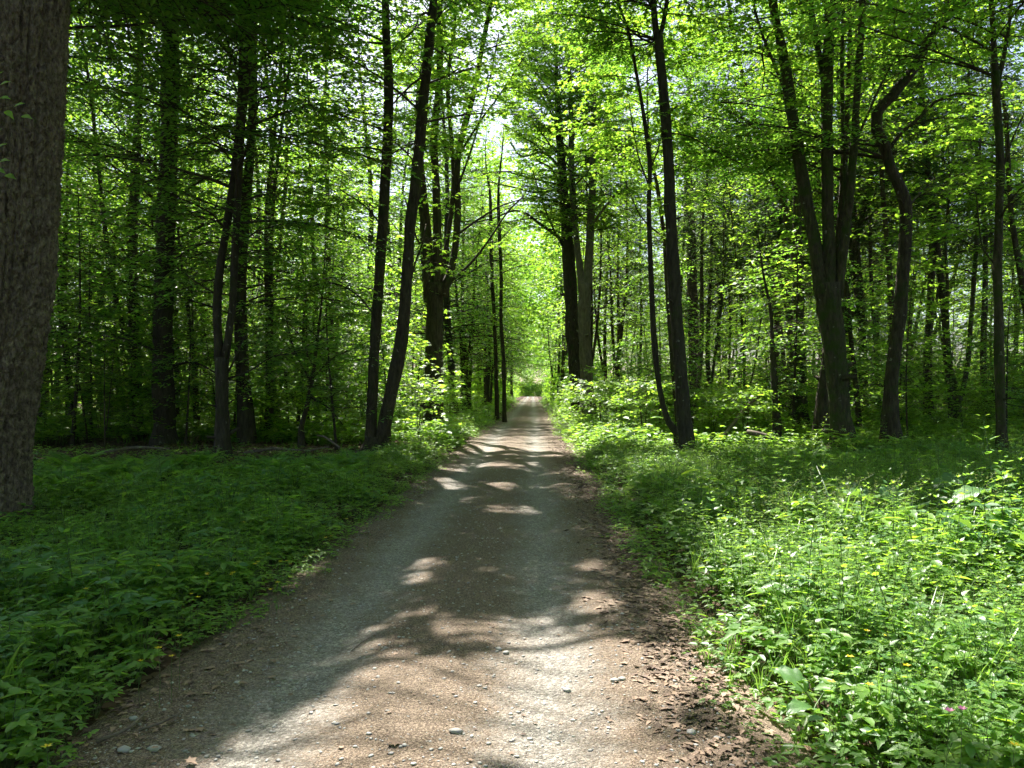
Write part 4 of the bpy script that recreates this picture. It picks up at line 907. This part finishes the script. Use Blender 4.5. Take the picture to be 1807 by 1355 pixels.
def big_leaf(L, W, droop, wave, a, el, stem=.12, n=22, mm=9):
    """one dock or burdock leaf blade as a curved sheet with a midrib fold and wavy margin"""
    t = np.linspace(0, 1, n); s = np.linspace(-1, 1, mm); prof = W * np.sin(PI * np.clip(t * .90 + .10, 0, 1)) ** .62
    V = []
    for i in range(n):
        for j in range(mm):
            x = stem + L * t[i] * math.cos(el); z = stem * 1.2 + L * (t[i] * math.sin(el) - droop * t[i] ** 2) + abs(s[j]) * prof[i] * .28 + .05 * W * abs(math.sin(3.14 * (t[i] * 6 - abs(s[j]) * 1.6))) * (.3 + abs(s[j])) + wave * math.sin(t[i] * 17 + j * 2.1) * abs(s[j]); y = s[j] * prof[i]
            V.append((x * math.cos(a) - y * math.sin(a), x * math.sin(a) + y * math.cos(a), z))
    i = np.arange(n - 1)[:, None] * mm; j = np.arange(mm - 1)[None]; Q = np.stack([i + j, i + j + 1, i + mm + j + 1, i + mm + j], -1).reshape(-1, 4)
    st = tube(np.array([[0, 0, 0], [math.cos(a) * stem * .6, math.sin(a) * stem * .6, stem * .8], [math.cos(a) * stem, math.sin(a) * stem, stem * 1.2]]), [.006, .005, .004], 5, m=1)
    return [part(V, Q, None, 0), st]
def dock(name, label, px, py, z, d, specs, leafmat='dock'):
    q = at(px, py, d); root = empty(name, (q[0], d, float(gz(q[0], d)))); tag(root, label, 'plant')
    for sp in specs:
        lf, st = big_leaf(*sp)
        o = mk('leaf_blade', [lf], [M[leafmat]], root, smooth=True); mk('leaf_stalk', [st[:3] + (0,)], [M['stalk']], o)
    return root
dock('dock_plant', 'dock plant with two broad upright dark leaves low in the sunlit herbs', 1462, 1290, 0, 3.75, [(.22, .075, .30, .008, 2.3, .62, .12), (.23, .07, .35, .008, .5, .5, .12), (.22, .06, .5, .006, 3.6, .6, .08)])
dock('burdock_plant', 'burdock with one pale drooping leaf at the back edge of the sunlit herbs', 1620, 985, 0, 7.2, [(.42, .15, .35, .02, .15, .62, .40), (.38, .14, .4, .02, 3.0, .6, .40), (.30, .12, .2, .02, 1.7, .9, .34)])
dock('burdock_plant', 'shaded burdock with broad dark leaves just behind the sunlit herbs', 1600, 950, 0, 8.0, [(.50, .17, .3, .02, .3, .55, .42), (.42, .15, .45, .02, 2.6, .6, .36), (.4, .15, .4, .02, 4.4, .6, .3)])
dock('dock_plant', 'broad-leaved dock at the right edge of the sunlit herbs', 1800, 1030, 0, 6.0, [(.34, .12, .4, .012, 3.0, .7, .36), (.3, .10, .3, .012, 4.4, .8, .30), (.3, .10, .3, .012, 1.4, .8, .30)])
dock('dock_plant', 'dark dock leaf cluster in the lower right corner', 1700, 1330, 0, 3.55, [(.22, .065, .35, .01, 2.6, .6, .14), (.20, .06, .3, .01, 4.6, .7, .12), (.19, .06, .4, .01, .6, .6, .12)])

def flower_grass(h):
    parts = grass(5, h * .6, .004); parts = [(a, b, c, 0) for a, b, c, m in parts]
    for i in range(3):
        lean = rng.normal(0, .12, 2); P = np.array([[0, 0, 0], [lean[0] * .3, lean[1] * .3, h * .5], [lean[0], lean[1], h * .85], [lean[0] * 1.6, lean[1] * 1.6, h]]) + [rng.normal(0, .02), rng.normal(0, .02), 0]
        P, R = resample(P, [.002, .0017, .0013, .0008], .03); parts.append(tube(P, R, 4, m=1))
        k = P[:, 2] > h * .68; q = np.repeat(P[k], 3, 0); m = len(q); a = rng.uniform(0, 6.28, m); d = np.stack([np.cos(a), np.sin(a), rng.normal(.5, .3, m)], -1)
        parts.append(leaves(OVATE, q + nrm(d) * rng.uniform(.0, .03, (m, 1)), d, np.stack([np.cos(a + 1.5), np.sin(a + 1.5), 0 * a], -1), np.full(m, .017), 2))
    return join(parts)
TG = [thing_mesh('flowering_grass', flower_grass(h), ('grass', 'stalk', 'seed'), ('blades', 'stalk', 'seed_head')) for h in (.85, .72)]
for i, (px, d) in enumerate([(1440, 6.9), (1452, 7.1), (1500, 7.0), (1535, 7.1), (1560, 6.8), (1390, 6.9), (1715, 6.6), (1350, 7.0)]):
    q = at(px, 900, d); put(TG[i % 2], i < 2, q[0], d, rng.uniform(.85, 1.05), 'tall flowering grass tuft on the back rim of the sunlit herbs', 'flowering grasses above the herbs', 'grass tuft')
def tall_stalk():
    h = .95; P, R = resample(np.array([[0, 0, 0], [.02, 0, .4], [.01, .01, .75], [-.03, .0, h]]), [.004, .0035, .003, .002], .05); parts = [tube(P, R, 5, m=1)]
    pp, dd = [], []
    for i in range(5, len(P), 2):
        for s in (0, PI): pp.append(P[i]); dd.append([math.cos(i * .9 + s), math.sin(i * .9 + s), .3])
    parts.append(leaves(OVATE, np.array(pp), np.array(dd), np.tile([0, 0, 1.], (len(pp), 1)), np.full(len(pp), .06), 0)); return join(parts)
ts = thing_mesh('tall_weed', tall_stalk(), ('herb', 'stalk'), ('leaves', 'stalk')); q = at(1772, 950, 6.2); put(ts, True, q[0], 6.2, 1.0, 'single tall thin weed stalk standing above the herbs near the right edge', None, 'weed')

def flower(col, petals, pr, h, cup):
    P = np.array([[0, 0, 0], [.01, .005, h * .5], [.0, .0, h]]); parts = [tube(P, [.0014, .0012, .001], 4, m=1)]
    a = np.arange(petals) * 2 * PI / petals; d = np.stack([np.cos(a), np.sin(a), 0 * a + cup], -1)
    parts.append(leaves(OVATE, np.tile([0, 0, h], (petals, 1)) + d * .002, d, np.tile([0, 0, 1.], (petals, 1)), np.full(petals, pr), 0)); return join(parts)
FL = thing_mesh('yellow_flower', flower('yellow', 5, .018, .30, .35), ('yellow', 'stalk'), ('petals', 'stalk'))
n = 0
for (px, py) in [(160, 1032), (152, 1060), (275, 1012), (280, 1020), (338, 1048), (350, 1054), (248, 1150), (280, 1155), (303, 1148), (316, 1128), (83, 1332), (366, 1022), (408, 1014), (412, 1018), (450, 1004), (455, 998), (495, 992), (512, 985), (506, 980), (430, 936), (648, 918), (612, 922), (474, 978), (490, 1025), (477, 1032), (104, 1012), (365, 1020), (268, 1015), (575, 955), (560, 965), (540, 975), (585, 940)]:
    d = (CAMZ - .28) * FPX / (py - HYP); q = at(px, py, d); put(FL, n == 0, q[0], d, rng.uniform(.85, 1.15), 'small yellow buttercup in the shaded herbs of the left verge', 'yellow flowers left of the path', 'flower'); n += 1
for (px, py) in [(1668, 1078), (1600, 1140), (1535, 1160), (1790, 1275), (1500, 1120), (1788, 1130), (1467, 1142), (1362, 952), (1455, 945), (1530, 1085), (1565, 1092)]:
    d = (CAMZ - .42) * FPX / (py - HYP); q = at(px, py, d); put(FL, False, q[0], d, 1.1, 'small yellow buttercup among the sunlit herbs of the right verge', 'yellow flowers right of the path', 'flower')
PK = thing_mesh('pink_flower', flower('pink', 7, .020, .46, .7), ('pink', 'stalk'), ('petals', 'stalk'))
for i, (px, py) in enumerate([(1675, 1252), (1698, 1254)]):
    d = (CAMZ - .44) * FPX / (py - HYP); q = at(px, py, d); put(PK, i == 0, q[0], d, 1.0, ('left' if i == 0 else 'right') + ' one of two pink dead-nettle flowers low in the sunlit herbs', 'pink flowers', 'flower')

# ------------------------------------------------------------------ litter, stones, sticks on the path
def pebble(seed):
    r = np.random.default_rng(seed); a = np.linspace(0, 2 * PI, 6, endpoint=False); V = []
    for (z, k) in ((-.25, .75), (.12, 1.0), (.34, .6)): V += [(math.cos(t) * k * r.uniform(.7, 1.2), math.sin(t) * k * .75 * r.uniform(.7, 1.2), z * r.uniform(.8, 1.2)) for t in a]
    V.append((0, 0, .38)); Q = [[i * 6 + j, i * 6 + (j + 1) % 6, (i + 1) * 6 + (j + 1) % 6, (i + 1) * 6 + j] for i in range(2) for j in range(6)]; T = [[12 + j, 12 + (j + 1) % 6, 18] for j in range(6)]
    return [part(V, Q, T, 0)]
def on_path(n, y0, y1, x0=-2.0, x1=1.0, pw=1.6):
    y = y0 + (y1 - y0) * rng.random(n) ** pw; return rng.uniform(x0, x1, n), y
parts = []
for i in range(6):
    x, y = on_path(1500, 2.2, 16); s = .004 + .012 * rng.random(len(x)) ** 4; parts += stamp(pebble(i), x, y, pz(x, y) + s * .1, rng.uniform(0, 6.28, len(x)), s, .3)
tag(mk('gravel', parts, [M['stone']]), kind='stuff')
SL = [part([[-.5, -.03, 0], [.5, -.02, 0], [.5, .02, .02], [-.5, .03, .02]], [[0, 1, 2, 3]], None, 0)]
x, y = on_path(26000, 2.2, 13, -2.3, 1.3, 1.4); br = np.minimum(np.minimum(np.abs(x + 1.3), np.abs(x - .08)), .6)
k = rng.random(len(x)) < .12 + 1.4 * br; x, y = x[k], y[k]
tag(mk('needle_litter', stamp(SL, x, y, pz(x, y) + .003, rng.uniform(0, 6.28, len(x)), rng.uniform(.010, .034, len(x)), .15), [M['litter']]), kind='stuff')
def dry(seed):
    r = np.random.default_rng(seed); V = MAPLE[0].copy() if seed % 2 else OVATE[0].copy(); V = V * [1, 1, 1.5]; V[:, 2] += .5 * (V[:, 1] ** 2) * r.uniform(.3, 2) + .35 * (V[:, 0] - .5) ** 2 * r.uniform(-.5, 1.8); V[:, :2] *= r.uniform(.8, 1.1)
    t = MAPLE if seed % 2 else OVATE; return [part(V, t[1], t[2], 0)]
parts = []
for i in range(6):
    y = 2.3 + 24 * rng.random(1500) ** 1.5; x = .66 + .12 * rng.normal(0, 1, len(y)) + .42 * rng.random(len(y)) ** 1.2 + .15 * (fbm(y * .8, y * 0) - .5)
    parts += stamp(dry(i), x, y, np.maximum(gz(x, y), np.where(x < 1.15, pz(x, y), -1)) + rng.uniform(.0, .05, len(y)) * sstep(.65, 1.0, x), rng.uniform(0, 6.28, len(y)), .014 + .06 * rng.random(len(y)) ** 2, .9)
    y = 2.3 + 20 * rng.random(420) ** 1.5; x = -2.15 + .3 * rng.normal(0, 1, len(y))
    parts += stamp(dry(i), x, y, np.maximum(gz(x, y), np.where(x > -2.3, pz(x, y), -1)) + rng.uniform(0, .02, len(y)), rng.uniform(0, 6.28, len(y)), rng.uniform(.02, .06, len(y)), .5)
    x = rng.uniform(-13, -3, 900); y = rng.uniform(15, 23, 900); parts += stamp(dry(i), x, y, gz(x, y) + rng.uniform(0, .03, 900), rng.uniform(0, 6.28, 900), rng.uniform(.05, .1, 900), .5)
    x, y = on_path(60, 2.4, 12); parts += stamp(dry(i), x, y, pz(x, y) + .004, rng.uniform(0, 6.28, 60), rng.uniform(.012, .035, 60), .3)
tag(mk('fallen_leaves', parts, [M['dead_leaf']]), kind='stuff')

def ground_pt(px, py, z=0.01):
    d = (CAMZ - z) * FPX / (py - HYP); return at(px, py, d)
STONES = [(497, 1000, .030, 'dark grey stone on the gravel beside the leaf litter'), (880, 1145, .026, 'small dark stone in the sunlit part of the path'), (893, 1150, .028, 'angular brown stone in the sunlit part of the path'), (805, 1295, .035, 'dark stone in the dappled shade low on the path'), (1085, 1200, .03, 'pale stone at the sunlit right side of the path'), (1098, 1198, .026, 'whitish pebble next to the pale stone at the right side of the path'), (1220, 1295, .032, 'pale grey stone near the herbs low on the right of the path'), (236, 1270, .026, 'light blue-grey stone at the left edge of the path'), (220, 1325, .035, 'pale stone lowest at the left edge of the path'), (272, 1320, .032, 'yellowish stone at the lower left of the path')]
for i, (px, py, s, lab) in enumerate(STONES):
    px = 1000 if i == 0 else px; py = 1210 if i == 0 else py
    q = ground_pt(px, py); V, Q, T, _ = pebble(40 + i)[0]
    o = mk('stone', [part(V * s, Q, T, 0)], [M['stone']]); o.location = (q[0], q[1], float(pz(q[0], q[1])) + s * .15); o.rotation_euler = (0, 0, rng.uniform(0, 6)); tag(o, lab, 'stone', None)
for i, (px, py, s, lab) in enumerate([(685, 1320, .085, 'large curled brown dead leaf lying low on the path'), (1212, 1228, .06, 'dry tan leaf on the path near the leaf litter'), (520, 1095, .05, 'small dry leaf in the shaded left wheel track')]):
    q = ground_pt(px, py); V, Q, T, _ = dry(1 + 2 * i)[0]; o = mk('dry_leaf', [part(V * s, Q, T, 0)], [M['dead_leaf']]); o.location = (q[0], q[1], float(pz(q[0], q[1])) + .008); o.rotation_euler = (.1, .1, i * 2.0); tag(o, lab, 'leaf')
for (pts, r, lab, nm) in [([(245, 1292, .02), (285, 1276, .03), (322, 1258, .02)], .008, 'thin grey stick lying across the left path edge', 'stick'), ([(170, 1312, .02), (225, 1290, .03), (262, 1255, .02)], .010, 'dark twig half buried at the left edge of the path', 'stick'),
                     ([(852, 1018, .01), (860, 1012, .012), (868, 1022, .01)], .004, 'short crooked twig on the shaded middle of the path', 'twig'), ([(620, 1145, .01), (640, 1130, .012), (662, 1118, .01)], .004, 'pale thin twig at the edge of the sun patch on the path', 'twig')]:
    P = np.array([[*ground_pt(px, py, z)[:2], float(pz(*ground_pt(px, py, z)[:2])) + z] for px, py, z in pts]); P, R = resample(P, np.full(len(P), r), .03); b = P[0].copy()
    tag(mk(nm, [tube(P, R * np.linspace(1, .5, len(R)), 6, .2, 3, cap=True)], [M['dead_twig']], None, b, True), lab, 'stick')
# dead wood among the right-hand trunks
def dead_branch(lab, pts, d, nm='dead_branch'):
    P = np.array([at(px, py, dd) for px, py, dd, w in pts]); R = np.array([w / FPX * dd / 2 for px, py, dd, w in pts]); P, R = resample(P, R, .15); b = P[0].copy()
    o = mk(nm, [tube(P, R, 7, .15, 5, cap=True)], [M['dead_twig']], None, b, True); tag(o, lab, 'dead branch')
dead_branch('long dead branch leaning up from the verge before the dark conifers', [(1258, 796, 20.5, 4), (1290, 752, 21.5, 7), (1320, 715, 22.3, 7), (1352, 690, 23, 5)], 21)
dead_branch('short dark log end poking from the ferns near the dying stem', [(1318, 762, 20.4, 9), (1345, 768, 20.2, 9), (1372, 776, 20, 8)], 20)
dead_branch('pale broken stick leaning on the foot of the twin-stemmed tree', [(375, 818, 17.3, 6), (381, 806, 17.5, 5), (387, 785, 17.7, 3)], 17.5)

for (lab, pts, d) in [('grey fallen branch lying on the bare floor beneath the beeches', [(430, 800, 17.6, 6), (480, 792, 18, 6), (540, 795, 17.9, 4), (580, 788, 18.2, 3)], 18), ('forked-off dead bough on the bare floor beside the thick dark beech', [(180, 800, 17.5, 7), (240, 790, 18.2, 6), (300, 792, 18.1, 4)], 18),
                     ('pale rotten log end showing through the ferns before the bare floor', [(515, 812, 17.2, 12), (534, 815, 17.1, 12), (548, 816, 17.0, 10)], 17), ('thin fallen stick slanting against the low spreading sapling', [(600, 790, 18.5, 4), (575, 772, 19.4, 4), (560, 768, 20.2, 3)], 20)]: dead_branch(lab, pts, d)
# leafy twigs of a hazel reaching in front of the scaly trunk
hz = empty('hazel_branch', (-3.35, 3.9, 0)); tag(hz, 'bright green leafy twigs reaching in before the scaly conifer', 'branch')
A, b = [], np.array([-3.35, 3.9, 0.])
for (pts, lv) in [([(-160, 330, 3.9), (-90, 270, 4.0), (-30, 200, 4.1), (20, 186, 4.15)], [(8, 172, -.2), (33, 188, .3), (18, 195, -1.2), (-4, 140, .9), (8, 150, .3), (47, 204, -.4)]), ([(-160, 330, 3.9), (-80, 310, 4.0), (-20, 280, 4.1), (12, 285, 4.1)], [(2, 262, .5), (6, 285, .1), (0, 298, -.5), (18, 308, -.5), (-6, 240, .9)])]:
    P = np.array([at(*p) for p in pts]); P, R = resample(P, [.007, .005, .0035, .0015], .05); A.append(('twig', tube(P, R, 5)))
    for (px, py, e) in lv:
        q = at(px - 8, py, 4.1); A.append(('leaf', leaves(NETTLE, q[None], np.array([[.8, -.25, e * .6]]), np.array([[.15, -.75, .65]]), np.array([.075]))))
q0 = at(-160, 330, 3.9)
A.append(('twig', tube(np.array([b + [-.4, 0, -.05], b + [-.35, 0, 1.4], q0]), [.014, .011, .007], 6)))
for nm, pt in A: mk(nm, [pt], [M['leaf_young' if nm == 'leaf' else 'twig']], hz, b)

# ------------------------------------------------------------------ light, sky, camera
world = bpy.data.worlds.new('World'); scene.world = world; world.use_nodes = True; wn = world.node_tree
sky = wn.nodes.new('ShaderNodeTexSky'); sky.sky_type = 'NISHITA'; sky.sun_disc = False; sky.sun_elevation = SUN_EL; sky.sun_rotation = SUN_AZ; sky.air_density = .9; sky.dust_density = 2.2; sky.ozone_density = .8
bg = wn.nodes['Background']; bg.inputs['Strength'].default_value = .07; wn.links.new(sky.outputs[0], bg.inputs['Color'])
ld = bpy.data.lights.new('sun', 'SUN'); ld.energy = 5.0; ld.angle = math.radians(.53); ld.color = (1, .95, .86)
lo = bpy.data.objects.new('sun', ld); COL.objects.link(lo); lo.rotation_euler = Vector(SUN).to_track_quat('Z', 'Y').to_euler(); lo.location = (0, 0, 60)
cd = bpy.data.cameras.new('camera'); cd.sensor_width = 36; cd.lens = 36 * FPX / 1807; cd.shift_x = -(CXP - 903.5) / 1807; cd.shift_y = (HYP - 677.5) / 1807; cd.clip_start = .05; cd.clip_end = 2000
cam = bpy.data.objects.new('camera', cd); COL.objects.link(cam); cam.location = (0, 0, CAMZ); cam.rotation_euler = (PI / 2, 0, 0); scene.camera = cam
scene.view_settings.view_transform = 'Standard'; scene.view_settings.look = 'None'; scene.view_settings.exposure = 2.0; scene.view_settings.gamma = 1
scene.render.engine = 'CYCLES'; c = scene.cycles
c.max_bounces = 7; c.diffuse_bounces = 6; c.glossy_bounces = 1; c.transmission_bounces = 4; c.transparent_max_bounces = 4; c.caustics_reflective = False; c.caustics_refractive = False; c.sample_clamp_indirect = 6
c.use_adaptive_sampling = True; c.adaptive_threshold = .03; c.adaptive_min_samples = 20; c.use_denoising = True; c.denoiser = 'OPENIMAGEDENOISE'
scene.render.use_persistent_data = False
